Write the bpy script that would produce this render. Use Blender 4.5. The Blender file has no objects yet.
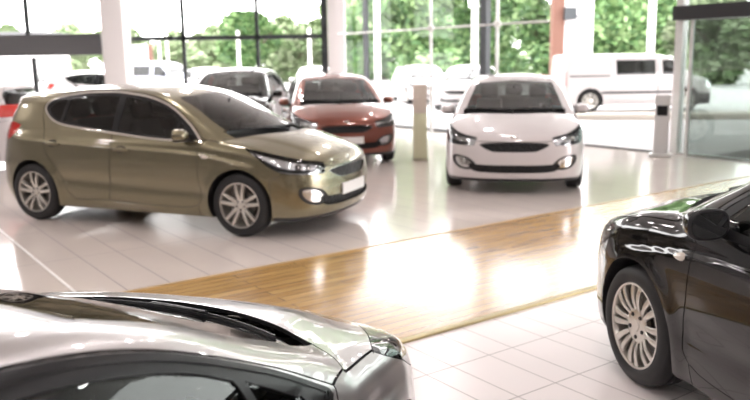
import bpy, bmesh, math, random
import numpy as np
from mathutils import Vector, Matrix
R = math.radians
C = bpy.context.scene.collection

# ------------------------------------------------------------------ numeric helpers
def lut(pts, n=4096):
    """smooth monotone (PCHIP) curve through the points, as a fast lookup"""
    pts = sorted(pts)
    xs = np.array([a for a, b in pts], float); ys = np.array([b for a, b in pts], float)
    h = np.diff(xs); d = np.diff(ys) / h
    m = np.zeros_like(xs); m[0] = d[0]; m[-1] = d[-1]
    for i in range(1, len(xs) - 1):
        if d[i - 1] * d[i] > 0:
            w1 = 2 * h[i] + h[i - 1]; w2 = h[i] + 2 * h[i - 1]
            m[i] = (w1 + w2) / (w1 / d[i - 1] + w2 / d[i])
    X = np.linspace(xs[0], xs[-1], n)
    k = np.clip(np.searchsorted(xs, X, side='right') - 1, 0, len(h) - 1)
    t = (X - xs[k]) / h[k]
    Y = ((1 + 2 * t) * (1 - t) ** 2 * ys[k] + t * (1 - t) ** 2 * h[k] * m[k]
         + t * t * (3 - 2 * t) * ys[k + 1] + t * t * (t - 1) * h[k] * m[k + 1])
    m0, m1 = m[0], m[-1]
    def f(v):
        r = np.interp(v, X, Y)
        return r + np.minimum(v - xs[0], 0) * m0 + np.maximum(v - xs[-1], 0) * m1
    return f

def smax(a, b, k):
    h = np.maximum(k - np.abs(a - b), 0) / k
    return np.maximum(a, b) + h * h * k * .25
def smin(a, b, k): return -smax(-a, -b, k)

def spline2d(pts, closed=True, step=5):
    """Catmull-Rom through 2-D points; a point given as (x, y, 1) stays a sharp corner"""
    n = len(pts); out = []
    for i in range(n if closed else n - 1):
        p1 = pts[i]; p2 = pts[(i + 1) % n]
        p0 = pts[(i - 1) % n] if (closed or i > 0) else p1
        p3 = pts[(i + 2) % n] if (closed or i + 2 < n) else p2
        if len(p1) > 2: p0 = p1
        if len(p2) > 2: p3 = p2
        for s in range(step):
            t = s / step
            out.append([.5 * (2 * p1[k] + (p2[k] - p0[k]) * t + (2 * p0[k] - 5 * p1[k] + 4 * p2[k] - p3[k]) * t * t
                        + (3 * p1[k] - p0[k] - 3 * p2[k] + p3[k]) * t ** 3) for k in (0, 1)])
    if not closed: out.append(list(pts[-1][:2]))
    return np.array(out)

def poly_sdf(poly, u, v):
    """signed distance to a closed 2-D polygon, negative inside"""
    d = np.full(u.shape, 1e9); ins = np.zeros(u.shape, bool)
    n = len(poly)
    for i in range(n):
        ax, ay = poly[i]; bx, by = poly[(i + 1) % n]
        ex, ey = bx - ax, by - ay
        l2 = ex * ex + ey * ey
        if l2 < 1e-12: continue
        wx, wy = u - ax, v - ay
        t = np.clip((wx * ex + wy * ey) / l2, 0, 1)
        d = np.minimum(d, (wx - ex * t) ** 2 + (wy - ey * t) ** 2)
        c = ((ay > v) != (by > v)) & (u < ex * (v - ay) / (ey if abs(ey) > 1e-12 else 1e-12) + ax)
        ins ^= c
    d = np.sqrt(d)
    return np.where(ins, -d, d)

def surface_nets(F, lo, hi, h):
    """polygonise F = 0 and pull the vertices onto the true surface; returns vertices, triangles"""
    nx, ny, nz = [int(math.ceil((hi[k] - lo[k]) / h)) + 1 for k in range(3)]
    X = lo[0] + np.arange(nx) * h; Y = lo[1] + np.arange(ny) * h; Z = lo[2] + np.arange(nz) * h
    V = np.empty((nx, ny, nz), np.float32)
    gy, gz = np.meshgrid(Y, Z, indexing='ij')
    for i in range(0, nx, 16):
        xs = X[i:i + 16]
        V[i:i + 16] = F(np.broadcast_to(xs[:, None, None], (len(xs), ny, nz)), np.broadcast_to(gy, (len(xs), ny, nz)), np.broadcast_to(gz, (len(xs), ny, nz)))
    S = V < 0
    cnt = np.zeros((nx - 1, ny - 1, nz - 1), np.int8)
    for a in (0, 1):
        for b in (0, 1):
            for c in (0, 1):
                cnt += S[a:nx - 1 + a, b:ny - 1 + b, c:nz - 1 + c]
    act = (cnt > 0) & (cnt < 8)
    idx = -np.ones(act.shape, np.int64); cells = np.argwhere(act); idx[act] = np.arange(len(cells))
    acc = np.zeros((len(cells), 3)); num = np.zeros(len(cells))
    ci, cj, ck = cells.T
    for ax in range(3):
        o = [k for k in range(3) if k != ax]
        for a in (0, 1):
            for b in (0, 1):
                off = [0, 0, 0]; off[o[0]] = a; off[o[1]] = b
                p = (ci + off[0], cj + off[1], ck + off[2])
                off[ax] = 1
                q = (ci + off[0], cj + off[1], ck + off[2])
                v0 = V[p]; v1 = V[q]; m = (v0 < 0) != (v1 < 0)
                t = np.where(m, v0 / np.where(m, v0 - v1, 1), 0)
                pos = np.stack(p, 1).astype(float); pos[:, ax] += t
                acc[m] += pos[m]; num[m] += 1
    P = np.array(lo) + acc / num[:, None] * h
    tris = []
    for ax in range(3):
        s0 = [slice(None)] * 3; s1 = [slice(None)] * 3
        s0[ax] = slice(0, -1); s1[ax] = slice(1, None)
        ch = S[tuple(s0)] != S[tuple(s1)]
        e = np.argwhere(ch); flip = S[tuple(s0)][ch]
        b, c = [k for k in range(3) if k != ax]
        ok = (e[:, b] > 0) & (e[:, c] > 0) & (e[:, b] < act.shape[b]) & (e[:, c] < act.shape[c]); e = e[ok]; flip = flip[ok]
        def q(db, dc):
            k = e.copy(); k[:, b] += db; k[:, c] += dc
            return idx[k[:, 0], k[:, 1], k[:, 2]]
        A, B, D, E = q(-1, -1), q(0, -1), q(0, 0), q(-1, 0)
        if ax == 1: flip = ~flip
        for f, (p0, p1, p2, p3) in ((True, (A, B, D, E)), (False, (A, E, D, B))):
            m = flip == f
            tris.append(np.stack([p0[m], p1[m], p2[m]], 1)); tris.append(np.stack([p0[m], p2[m], p3[m]], 1))
    return P, np.concatenate(tris)

def grad(F, P, e=1.5e-3):
    G = np.empty_like(P)
    for k in range(3):
        a = P.copy(); b = P.copy(); a[:, k] += e; b[:, k] -= e
        G[:, k] = (F(*a.T) - F(*b.T)) / (2 * e)
    return G
def project(F, P, it=3, lim=.02):
    P = P.copy()
    for _ in range(it):
        g = grad(F, P); s = F(*P.T)[:, None] * g / np.maximum((g * g).sum(1), 1e-6)[:, None]
        l = np.linalg.norm(s, axis=1, keepdims=True)
        P -= s * np.minimum(1, lim / np.maximum(l, 1e-9))
    return P

class Skin:
    """a triangle skin whose triangles are cut along curves and labelled as panels"""
    def __init__(s, F, lo, hi, h):
        s.F = F
        P, s.T = surface_nets(F, lo, hi, h)
        s.P = project(F, P, 4); s.L = np.zeros(len(s.T), int); s.names = ['body']
    def cut(s, f, name, gap=0.0, only=None):
        """triangles with f < 0 become `name`; a band of width gap outside it is taken away"""
        k = len(s.names); s.names.append(name)
        levels = [0.0] if not gap else [0.0, gap]
        for lv in levels: s._split(lambda P: f(*P.T) - lv, only)
        cen = s.P[s.T].mean(1); v = f(*cen.T)
        ok = np.ones(len(s.T), bool) if only is None else np.isin(s.L, [s.names.index(o) for o in only])
        s.L[(v < 0) & ok] = k
        if gap: s.L[(v >= 0) & (v < gap) & ok] = -1
    def _split(s, f, only):
        v = f(s.P); v[np.abs(v) < 2e-4] = 2e-4
        sg = v < 0
        t = s.T; m = sg[t].any(1) & ~sg[t].all(1)
        if only is not None: m &= np.isin(s.L, [s.names.index(o) for o in only])
        if not m.any(): return
        keepT, keepL = t[~m], s.L[~m]; t = t[m]; L = s.L[m]
        # rotate so that the odd one out is first
        a = sg[t]; odd = np.where(a.sum(1) == 1, a.argmax(1), (~a).argmax(1))
        r = np.arange(len(t))
        t = np.stack([t[r, odd], t[r, (odd + 1) % 3], t[r, (odd + 2) % 3]], 1)
        def mid(i, j):
            lo = np.minimum(i, j); hi = np.maximum(i, j); return lo * len(s.P) + hi
        k1, k2 = mid(t[:, 0], t[:, 1]), mid(t[:, 0], t[:, 2])
        u, inv = np.unique(np.concatenate([k1, k2]), return_inverse=True)
        i, j = u // len(s.P), u % len(s.P)
        w = (v[i] / (v[i] - v[j]))[:, None]
        n0 = len(s.P)
        newP = s.P[i] * (1 - w) + s.P[j] * w
        # one correction step keeps long edges on a curved contour
        s.P = np.concatenate([s.P, newP])
        b, c = n0 + inv[:len(t)], n0 + inv[len(t):]
        T = np.concatenate([keepT, np.stack([t[:, 0], b, c], 1), np.stack([b, t[:, 1], t[:, 2]], 1), np.stack([b, t[:, 2], c], 1)])
        s.L = np.concatenate([keepL, L, L, L]); s.T = T
    def finish(s):
        s.N = grad(s.F, s.P); s.N /= np.maximum(np.linalg.norm(s.N, axis=1, keepdims=True), 1e-9)
    def part(s, name, side=0, flange=.012, push=0.0, pred=None):
        """(verts, faces, normals) of one panel with its edges turned inwards"""
        m = s.L == s.names.index(name)
        cen = s.P[s.T].mean(1)
        if side: m &= (cen[:, 1] * side > 0)
        if pred is not None: m &= pred(*cen.T)
        t = s.T[m]
        u, inv = np.unique(t, return_inverse=True); t = inv.reshape(-1, 3)
        P = s.P[u]; N = s.N[u]; P = P - N * push
        faces = t; s.n_top = len(t)
        if flange and len(t):
            e = np.concatenate([t[:, [0, 1]], t[:, [1, 2]], t[:, [2, 0]]])
            key = np.minimum(e[:, 0], e[:, 1]) * len(P) + np.maximum(e[:, 0], e[:, 1])
            uu, ix, ct = np.unique(key, return_index=True, return_counts=True)
            be = e[ix[ct == 1]]
            bv, binv = np.unique(be, return_inverse=True); binv = binv.reshape(-1, 2)
            n0 = len(P)
            top = n0 + np.arange(len(bv)); bot = top + len(bv)
            Pn = P[bv] - N[bv] * flange
            # edge direction gives the outward side for the flange normals
            nn = np.zeros((len(bv), 3))
            d = P[be[:, 1]] - P[be[:, 0]]
            o = np.cross(d, N[be[:, 0]])
            np.add.at(nn, binv[:, 0], o); np.add.at(nn, binv[:, 1], o)
            nn /= np.maximum(np.linalg.norm(nn, axis=1, keepdims=True), 1e-9)
            P = np.concatenate([P, P[bv], Pn]); N = np.concatenate([N, nn, nn])
            a, b = binv[:, 0], binv[:, 1]
            faces = np.concatenate([t, np.stack([top[b], top[a], bot[a]], 1), np.stack([top[b], bot[a], bot[b]], 1)])
        return P, faces, N

def mesh_np(name, P, T, N=None, mats=(None,), n_top=None):
    me = bpy.data.meshes.new(name)
    nv, nt = len(P), len(T)
    me.vertices.add(nv); me.vertices.foreach_set('co', np.asarray(P, np.float32).ravel())
    me.loops.add(nt * 3); me.loops.foreach_set('vertex_index', np.asarray(T, np.int32).ravel())
    me.polygons.add(nt)
    me.polygons.foreach_set('loop_start', np.arange(0, nt * 3, 3, dtype=np.int32))
    me.update(calc_edges=True)
    me.validate()
    me.polygons.foreach_set('use_smooth', np.ones(len(me.polygons), bool))
    if N is not None and len(me.vertices) == nv: me.normals_split_custom_set_from_vertices(N.astype(float).tolist())
    for m in mats: me.materials.append(m)
    if n_top is not None and len(me.polygons) == nt and len(mats) > 1:
        me.polygons.foreach_set('material_index', (np.arange(nt) >= n_top).astype(np.int32))
    return me

# ------------------------------------------------------------------ the hatchback's shape
P_half = lut([(.95, .66), (.80, .775), (.62, .838), (.40, .868), (.15, .884), (-.3, .888), (-1.3, .887), (-2.2, .890), (-2.65, .890), (-2.95, .872), (-3.15, .838), (-3.32, .785), (-3.5, .69)])
S_in = lut([(.10, .085), (.16, .060), (.22, .038), (.30, .020), (.40, .008), (.5, .002), (.6, 0.), (.70, .003), (.78, .010), (.86, .020), (.92, .038), (.96, .060), (1.0, .086), (1.1, .130), (1.2, .176), (1.3, .223), (1.4, .277), (1.46, .320), (1.6, .46)])
H_ood = lut([(.98, .60), (.90, .69), (.85, .735), (.78, .778), (.68, .818), (.5, .878), (.3, .935), (.1, .980), (-.1, 1.008), (-.3, 1.03), (-.7, 1.07)])
N_ose = lut([(.08, .72), (.15, .785), (.18, .83), (.23, .870), (.30, .893), (.38, .903), (.46, .905), (.55, .897), (.62, .883), (.68, .862), (.74, .826), (.80, .772)])
N_plan = lut([(0, 0), (.2, .010), (.4, .045), (.55, .100), (.65, .160), (.74, .245), (.80, .335), (.86, .50), (.9, .70)])
R_ear = lut([(.10, -3.22), (.2, -3.33), (.3, -3.39), (.42, -3.42), (.6, -3.42), (.70, -3.40), (.80, -3.375), (.92, -3.35), (1.03, -3.29), (1.15, -3.215), (1.26, -3.15), (1.30, -3.145), (1.34, -3.15), (1.39, -3.15), (1.45, -3.12)])
R_plan = lut([(0, 0), (.3, .020), (.5, .065), (.65, .135), (.74, .22), (.82, .36), (.88, .58)])
R_oof = lut([(-.5, 1.33), (-.8, 1.405), (-1.2, 1.453), (-1.6, 1.472), (-2.0, 1.470), (-2.4, 1.452), (-2.8, 1.418), (-3.2, 1.372)])
S_creen = lut([(.95, .20), (1.0, .085), (1.1, -.165), (1.2, -.40), (1.3, -.655), (1.4, -.95), (1.45, -1.16), (1.48, -1.40)])
S_k = lut([(.95, .74), (1.1, .64), (1.3, .46), (1.45, .36)])
Z_crease = lut([(.4, .67), (.25, .70), (0, .735), (-.2, .77), (-.45, .808), (-.9, .832), (-1.4, .848), (-2.3, .88), (-2.9, .92), (-3.4, .94)])
WR = .316; WB = 2.65; ARCH = .358

def body_F(x, y, z):
    ay = np.sqrt(y * y + 1e-5); x0 = x
    x = x + .07 * np.clip((x - .35) / .45, 0, 1) ** 2
    rf = np.sqrt(x0 * x0 + (z - WR) ** 2); rr = np.sqrt((x + WB) ** 2 + (z - WR) ** 2)
    zc = Z_crease(x)
    w = P_half(x) - S_in(z)
    w = w - .013 / (1 + np.exp(-np.clip((z - zc) / .006, -40, 40))) * np.clip((.22 - x) / .3, 0, 1) * np.clip((1.02 - z) / .1, 0, 1)
    zl = .36 - .035 * x
    win = np.clip((x + 2.35) / .25, 0, 1) * np.clip((-.33 - x) / .15, 0, 1)
    w = w - .014 * np.exp(-((z - zl - .05) / .06) ** 2) * win
    w = w + .013 * (np.exp(-np.maximum(rf - .37, 0) ** 2 / .055 ** 2) * np.clip((.80 - z) / .2, 0, 1) + np.exp(-np.maximum(rr - .37, 0) ** 2 / .06 ** 2) * np.clip((.80 - z) / .2, 0, 1))
    side = ay - w
    crown = .085 * (ay / .8) ** 2.4 * (1 + .5 * np.clip((x - .2) / .6, 0, 1))
    ycr = .62 - .20 * np.clip((x + .2) / 1.0, 0, 1)
    ridge = .012 / (1 + np.exp((ay - ycr) / .018)) * np.clip((.80 - x) / .25, 0, 1) * np.clip((x + .35) / .2, 0, 1)
    hood = z - (H_ood(x) - crown + ridge - .006)
    scr = (x - (S_creen(z) - S_k(z) * y * y)) * .42
    roof = z - (R_oof(x) - .055 * (ay / .6) ** 2)
    cab = smax(roof, scr, .05)
    top = smin(hood, cab, .02)
    F = smax(side, top, .085)
    zg = np.clip((z - .70) / .05, 0, 1)
    fr = x - (N_ose(z) - N_plan(ay))
    F = smax(F, fr * .9, .05)
    re = (R_ear(z) - x) + R_plan(ay)
    F = smax(F, re * .9, .05)
    return smax(F, .165 - z + .03 * np.clip((x + 2.7) / 3 , 0, 1) * 0, .03)

def side_region(pts, step=5, ymin=.3):
    poly = spline2d(pts, True, step)
    def f(x, y, z): return np.maximum(poly_sdf(poly, x, z), ymin - np.abs(y))
    return f
def front_region(pts, step=5, xmin=.25, sym=True, xmax=9):
    poly = spline2d(pts, True, step)
    def f(x, y, z): return np.maximum(np.maximum(poly_sdf(poly, np.abs(y) if sym else y, z), xmin - x), x - xmax)
    return f
def rear_region(pts, step=5, xmax=-2.6):
    poly = spline2d(pts, True, step)
    def f(x, y, z): return np.maximum(poly_sdf(poly, np.abs(y), z), x - xmax)
    return f

def car_skin(h=.022, wide_lamp=False):
    s = Skin(body_F, (-3.6, -1.0, .08), (1.02, 1.0, 1.6), h)
    # wheel arches
    def arch(xa): return lambda x, y, z: np.maximum(np.maximum(np.sqrt((x - xa) ** 2 + (z - WR) ** 2) - ARCH, .52 - np.abs(y)), z - .9)
    s.cut(arch(0), 'arch_cut'); s.cut(arch(-WB), 'arch_cut2')
    # side glass as one opening, then split
    DLO = [(-.455, .938, 1), (-.62, 1.085), (-.88, 1.245), (-1.16, 1.337), (-1.53, 1.385), (-1.75, 1.393), (-2.08, 1.380), (-2.42, 1.330), (-2.535, 1.255), (-2.48, 1.165), (-2.32, 1.085), (-2.05, 1.045), (-1.56, .998), (-1.0, .950)]
    dl = spline2d(DLO, True, 6)
    dlo = lambda x, y, z: np.maximum(poly_sdf(dl, x, z), .3 - np.abs(y))
    s.cut(lambda x, y, z: dlo(x, y, z) - .020, 'window_trim')
    s.cut(dlo, 'pillar_trim', only=['window_trim'])
    fw = [(-.80, .955, 1), (-.745, 1.125, 1), (-.88, 1.215), (-1.16, 1.309), (-1.475, 1.352, 1), (-1.50, 1.012, 1), (-1.0, .973)]
    s.cut(side_region(fw), 'front_window', only=['pillar_trim'])
    qw = [(-.56, .970, 1), (-.715, 1.110, 1), (-.765, .958, 1)]
    s.cut(side_region(qw), 'quarter_window', only=['pillar_trim'])
    rw = [(-1.575, 1.016, 1), (-1.565, 1.360, 1), (-1.75, 1.364), (-2.06, 1.350), (-2.22, 1.325, 1), (-2.26, 1.09, 1), (-2.05, 1.065)]
    s.cut(side_region(rw), 'rear_window', only=['pillar_trim'])
    cw = [(-2.30, 1.100, 1), (-2.265, 1.322, 1), (-2.40, 1.300), (-2.500, 1.245), (-2.45, 1.175), (-2.38, 1.130)]
    s.cut(side_region(cw), 'corner_window', only=['pillar_trim'])
    # windscreen and rear glass (front / rear view outlines)
    ws = [(0, .90, 1), (.685, .90, 1), (.66, .985), (.60, 1.15), (.555, 1.26), (.53, 1.325), (.47, 1.348), (0, 1.378)]
    wpoly = spline2d([(-a[0],) + tuple(a[1:]) for a in ws[::-1][:-1]] + ws[1:] , True, 5)
    wbase = lambda y: .035 - .69 * y * y
    wscr = lambda x, y, z: np.maximum(np.maximum(np.maximum(poly_sdf(wpoly, y, z), -1.3 - x), x - wbase(y)), x - .3)
    # cowl: strip of black plastic between windscreen and bonnet
    bon = lambda y: .168 - .64 * y * y
    s.cut(lambda x, y, z: np.maximum(np.maximum(np.maximum(x - bon(y), wbase(y) - x), np.abs(y) - .675), .85 - z), 'cowl')
    s.cut(wscr, 'windscreen')
    rg = [(0, .985), (.30, .988), (.55, 1.005), (.66, 1.05), (.655, 1.13), (.60, 1.25), (.50, 1.30), (0, 1.318)]
    s.cut(rear_region([p for p in rg] + [(-p[0], p[1]) for p in rg[::-1][1:-1]], xmax=-2.95), 'rear_glass')
    # lamps
    hl_side = spline2d([(.07, .872, 1), (.22, .848), (.40, .808), (.56, .767), (.68, .734), (.76, .704), (.90, .680, 1), (.90, .620, 1), (.76, .622), (.60, .632), (.46, .650), (.34, .705), (.20, .800)], True, 6)
    hl = lambda x, y, z: np.maximum(np.maximum(poly_sdf(hl_side, x, z), .485 - .35 * (z - .65) - np.abs(y)), .0 - x)
    if wide_lamp:
        zlow = lut([(.03, .885), (.07, .862), (.20, .795), (.34, .705), (.46, .650), (.60, .632), (.95, .628)])
        yin = lut([(.0, .83), (.06, .805), (.2, .755), (.4, .675), (.6, .585), (.9, .45)])
        hl = lambda x, y, z: np.maximum(np.maximum((zlow(x) - z) * .8, yin(x) - np.abs(y)), .02 - x)
    s.cut(hl, 'headlight', gap=.004)
    fog = [(.47, .370), (.51, .435), (.60, .485), (.735, .503), (.768, .465), (.75, .395), (.68, .335), (.56, .318)]
    s.cut(front_region(fog, xmin=.3), 'fog_surround')
    fl = [(.525, .385), (.56, .435), (.63, .468), (.715, .478), (.738, .452), (.72, .40), (.665, .358), (.575, .345)]
    s.cut(front_region(fl, xmin=.3), 'fog_lamp', only=['fog_surround'])
    gr = [(0, .664), (.30, .660), (.42, .640), (.40, .610), (.30, .562), (.22, .548), (0, .546)]
    full = lambda g: g + [(-p[0], p[1]) for p in g[::-1][1:-1]]
    grp = spline2d(full(gr), True, 5)
    s.cut(lambda x, y, z: np.maximum(poly_sdf(grp, y, z), .4 - x), 'grille_surround')
    s.cut(lambda x, y, z: np.maximum(poly_sdf(grp, y, z) + .008, .4 - x), 'grille', only=['grille_surround'])
    lg = [(0, .385), (.30, .385), (.47, .392), (.54, .400), (.565, .365), (.52, .315), (.40, .292), (0, .285)]
    lgp = spline2d(full(lg), True, 5)
    s.cut(lambda x, y, z: np.maximum(poly_sdf(lgp, y, z), .4 - x), 'lower_grille')
    tl = [(-2.86, 1.045, 1), (-3.00, 1.075), (-3.20, 1.07), (-3.5, 1.04, 1), (-3.5, .90, 1), (-3.25, .885), (-3.05, .885), (-2.93, .955)]
    tlp = spline2d(tl, True, 5)
    s.cut(lambda x, y, z: np.maximum(poly_sdf(tlp, x, z), .44 - np.abs(y)), 'tail_lamp', gap=.003)
    # rear reflector / lower black insert
    ri = [(0, .40), (.55, .40), (.68, .38), (.66, .30), (.5, .26), (0, .25)]
    rip = spline2d(full(ri), True, 4)
    s.cut(lambda x, y, z: np.maximum(poly_sdf(rip, y, z), x + 3.0), 'rear_insert')
    # shut lines
    G = .0065
    bside = lut([(-.5, .805), (-.25, .806), (0, .808), (.07, .812), (.16, .86), (.8, .9)])
    blow = lut([(-.5, .70), (-.05, .78), (.05, .83), (.12, .845), (.25, .80), (.45, .735), (.65, .70), (.85, .66)])
    bf = lut([(0, .800), (.3, .79), (.45, .765), (.6, .70), (.7, .62)])
    bonnet = lambda x, y, z: np.maximum(np.maximum(np.maximum(np.abs(y) - bside(x), x - bf(np.abs(y))), bon(y) - x), blow(x) - z)
    s.cut(bonnet, 'bonnet', gap=G, only=['body'])
    fd = [(-.480, .30), (-.462, .60), (-.470, .860, 1), (-.405, .935, 1), (-.60, 1.10), (-.88, 1.268), (-1.16, 1.358), (-1.53, 1.405, 1), (-1.545, 1.0, 1), (-1.555, .60), (-1.60, .285, 1), (-1.0, .265)]
    s.cut(side_region(fd, ymin=.45), 'front_door', gap=G, only=['body'])
    rd = [(-1.553, 1.0, 1), (-1.54, 1.405, 1), (-1.75, 1.414), (-2.08, 1.402), (-2.40, 1.355), (-2.555, 1.27), (-2.56, 1.17), (-2.50, 1.02), (-2.46, .88), (-2.42, .76), (-2.30, .62), (-2.215, .50), (-2.16, .36), (-2.06, .27, 1), (-1.608, .285, 1), (-1.563, .60)]
    s.cut(side_region(rd, ymin=.45), 'rear_door', gap=G, only=['body'])
    # fender, bumpers, tailgate
    bump = lambda x, y, z: np.maximum(np.maximum(.34 - .0 * z + (z - .60) * .45 - x, z - .905), .0 - x)
    s.cut(lambda x, y, z: np.maximum(np.maximum(.352 + np.maximum(z - .58, 0) * 1.0 - x, -1.0), z - (.60 + .5 * np.maximum(x - .4, 0))), 'front_bumper', gap=.005, only=['body'])
    fe = lambda x, y, z: np.maximum(np.maximum(np.maximum(-.478 - x, np.where(x < -.245, .804 - .14 * (x + .245), .5) - np.abs(y)), .5 - np.abs(y)), x - .80)
    s.cut(fe, 'fender', gap=.005, only=['body'])
    tgp = spline2d(full([(0, .62), (.48, .62), (.56, .70), (.60, .90), (.70, 1.04), (.66, 1.2), (.575, 1.33), (0, 1.36)]), True, 4)
    s.cut(lambda x, y, z: np.maximum(poly_sdf(tgp, y, z), x + 3.06), 'tailgate', gap=.005, only=['body'])
    s.cut(lambda x, y, z: np.maximum(np.maximum(x + 2.99 + .15 * np.maximum(z - .45, 0), z - (.80 - .12 * (x + 2.99))), z - .9), 'rear_bumper', gap=.005, only=['body'])
    s.cut(lambda x, y, z: np.maximum(z - .17, -1), 'underbody', only=['body', 'front_bumper', 'rear_bumper', 'fender'])
    s.cut(lambda x, y, z: np.maximum(np.maximum(z - .245, x + .42), -2.2 - x), 'side_skirt', only=['body', 'underbody'])
    s.cut(lambda x, y, z: np.maximum(z - .212, .36 - x), 'front_lip', only=['front_bumper', 'body', 'underbody'])
    s.finish()
    return s

# ------------------------------------------------------------------ materials
def pm(name, col, rough=.5, metal=0., coat=0., spec=.5, emit=None, es=1.):
    m = bpy.data.materials.new(name); m.use_nodes = True
    b = m.node_tree.nodes['Principled BSDF']
    b.inputs['Base Color'].default_value = (*col, 1); b.inputs['Roughness'].default_value = rough
    b.inputs['Metallic'].default_value = metal; b.inputs['Coat Weight'].default_value = coat
    b.inputs['Coat Roughness'].default_value = .03; b.inputs['Specular IOR Level'].default_value = spec
    if emit: b.inputs['Emission Color'].default_value = (*emit, 1); b.inputs['Emission Strength'].default_value = es
    return m
def glass(name, tint, refl=1.0, rough=.0):
    """thin pane: coloured see-through plus a mirror reflection that grows at glancing angles"""
    m = bpy.data.materials.new(name); m.use_nodes = True; nt = m.node_tree; nt.nodes.clear()
    out = nt.nodes.new('ShaderNodeOutputMaterial'); mix = nt.nodes.new('ShaderNodeMixShader')
    tr = nt.nodes.new('ShaderNodeBsdfTransparent'); gl = nt.nodes.new('ShaderNodeBsdfGlossy'); fr = nt.nodes.new('ShaderNodeFresnel')
    mu = nt.nodes.new('ShaderNodeMath'); mu.operation = 'MULTIPLY'; mu.inputs[1].default_value = refl; mu.use_clamp = True
    tr.inputs[0].default_value = (*tint, 1); gl.inputs['Roughness'].default_value = rough; fr.inputs[0].default_value = 1.5
    ge = nt.nodes.new('ShaderNodeNewGeometry'); mp = nt.nodes.new('ShaderNodeMapRange')
    mp.inputs[3].default_value = 1.5; mp.inputs[4].default_value = 1 / 1.5
    nt.links.new(ge.outputs['Backfacing'], mp.inputs[0])
    nt.links.new(fr.outputs[0], mu.inputs[0]); nt.links.new(mu.outputs[0], mix.inputs[0])
    nt.links.new(tr.outputs[0], mix.inputs[1]); nt.links.new(gl.outputs[0], mix.inputs[2]); nt.links.new(mix.outputs[0], out.inputs[0])
    return m
M = {}
def materials():
    M['black_plastic'] = pm('black plastic', (.02, .02, .022), .42)
    M['satin_black'] = pm('satin black trim', (.010, .010, .011), .3, 0, .0, .25)
    M['rubber'] = pm('tyre rubber', (.014, .014, .015), .62)
    M['liner'] = pm('wheel arch liner', (.008, .008, .008), .8)
    M['chrome'] = pm('chrome', (.82, .80, .77), .12, 1)
    M['dark_chrome'] = pm('smoked chrome', (.32, .31, .29), .22, .9)
    M['alloy'] = pm('alloy silver', (.66, .63, .58), .28, .85, .4)
    M['disc'] = pm('brake steel', (.20, .19, .18), .4, .9)
    M['screen_glass'] = glass('windscreen glass', (.48, .51, .49), 1.6)
    M['side_glass'] = glass('side window glass', (.45, .49, .47), 1.3)
    M['dark_glass'] = glass('privacy glass', (.13, .14, .135), 1.2)
    M['lens'] = glass('lamp lens', (.90, .92, .93), 1.3)
    M['reflector'] = pm('lamp reflector', (.75, .75, .76), .16, .95)
    M['lamp_black'] = pm('lamp bezel', (.06, .06, .062), .2, 0, .5)
    M['red_lens'] = pm('red tail lens', (.50, .02, .012), .12, 0, 1)
    M['amber'] = pm('repeater lens', (.72, .66, .58), .15, 0, 1)
    M['seat_cloth'] = pm('charcoal seat cloth', (.012, .012, .013), .85)
    M['dash'] = pm('dashboard plastic', (.022, .022, .024), .55)
    M['plate'] = pm('white plate', (.80, .79, .78), .35)
    M['mirror'] = pm('mirror glass', (.75, .78, .78), .02, 1)
    g = pm('grille mesh', (.012, .012, .013), .4, 0, .0, .3)
    nt = g.node_tree; b = nt.nodes['Principled BSDF']
    tc = nt.nodes.new('ShaderNodeTexCoord'); vo = nt.nodes.new('ShaderNodeTexVoronoi'); vo.inputs['Scale'].default_value = 42
    bu = nt.nodes.new('ShaderNodeBump'); bu.inputs['Distance'].default_value = .01; bu.inputs['Strength'].default_value = 1
    ra = nt.nodes.new('ShaderNodeValToRGB'); ra.color_ramp.elements[0].color = (.004, .004, .004, 1); ra.color_ramp.elements[1].color = (.012, .012, .013, 1)
    ra.color_ramp.elements[0].position = .25; ra.color_ramp.elements[1].position = .6
    nt.links.new(tc.outputs['Object'], vo.inputs['Vector']); nt.links.new(vo.outputs['Distance'], ra.inputs[0]); nt.links.new(ra.outputs[0], b.inputs['Base Color'])
    nt.links.new(vo.outputs['Distance'], bu.inputs['Height']); nt.links.new(bu.outputs[0], b.inputs['Normal'])
    M['grille'] = g
def paint(name, col, metal=.55, rough=.32, coat=1.):
    m = pm(name, col, rough, metal, coat)
    return m

# ------------------------------------------------------------------ small mesh builders (bmesh)
def bm_mesh(name, bm, smooth=True, mat=None, angle=35):
    bmesh.ops.recalc_face_normals(bm, faces=bm.faces)
    if smooth:
        for f in bm.faces: f.smooth = True
        for e in bm.edges:
            if len(e.link_faces) == 2 and e.calc_face_angle(0) > R(angle): e.smooth = False
    me = bpy.data.meshes.new(name); bm.to_mesh(me); bm.free()
    if mat: me.materials.append(mat)
    return me
def add_box(bm, c, s, rot=None, bevel=0, seg=2, taper=None):
    r = bmesh.ops.create_cube(bm, size=1)['verts']
    for v in r:
        p = Vector((v.co.x * s[0], v.co.y * s[1], v.co.z * s[2]))
        if taper and v.co.z > 0: p.x *= taper[0]; p.y *= taper[1]
        if rot is not None: p = rot @ p
        v.co = p + Vector(c)
    if bevel:
        es = list({e for v in r for e in v.link_edges})
        bmesh.ops.bevel(bm, geom=es, offset=bevel, segments=seg, affect='EDGES', profile=.6)
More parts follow.
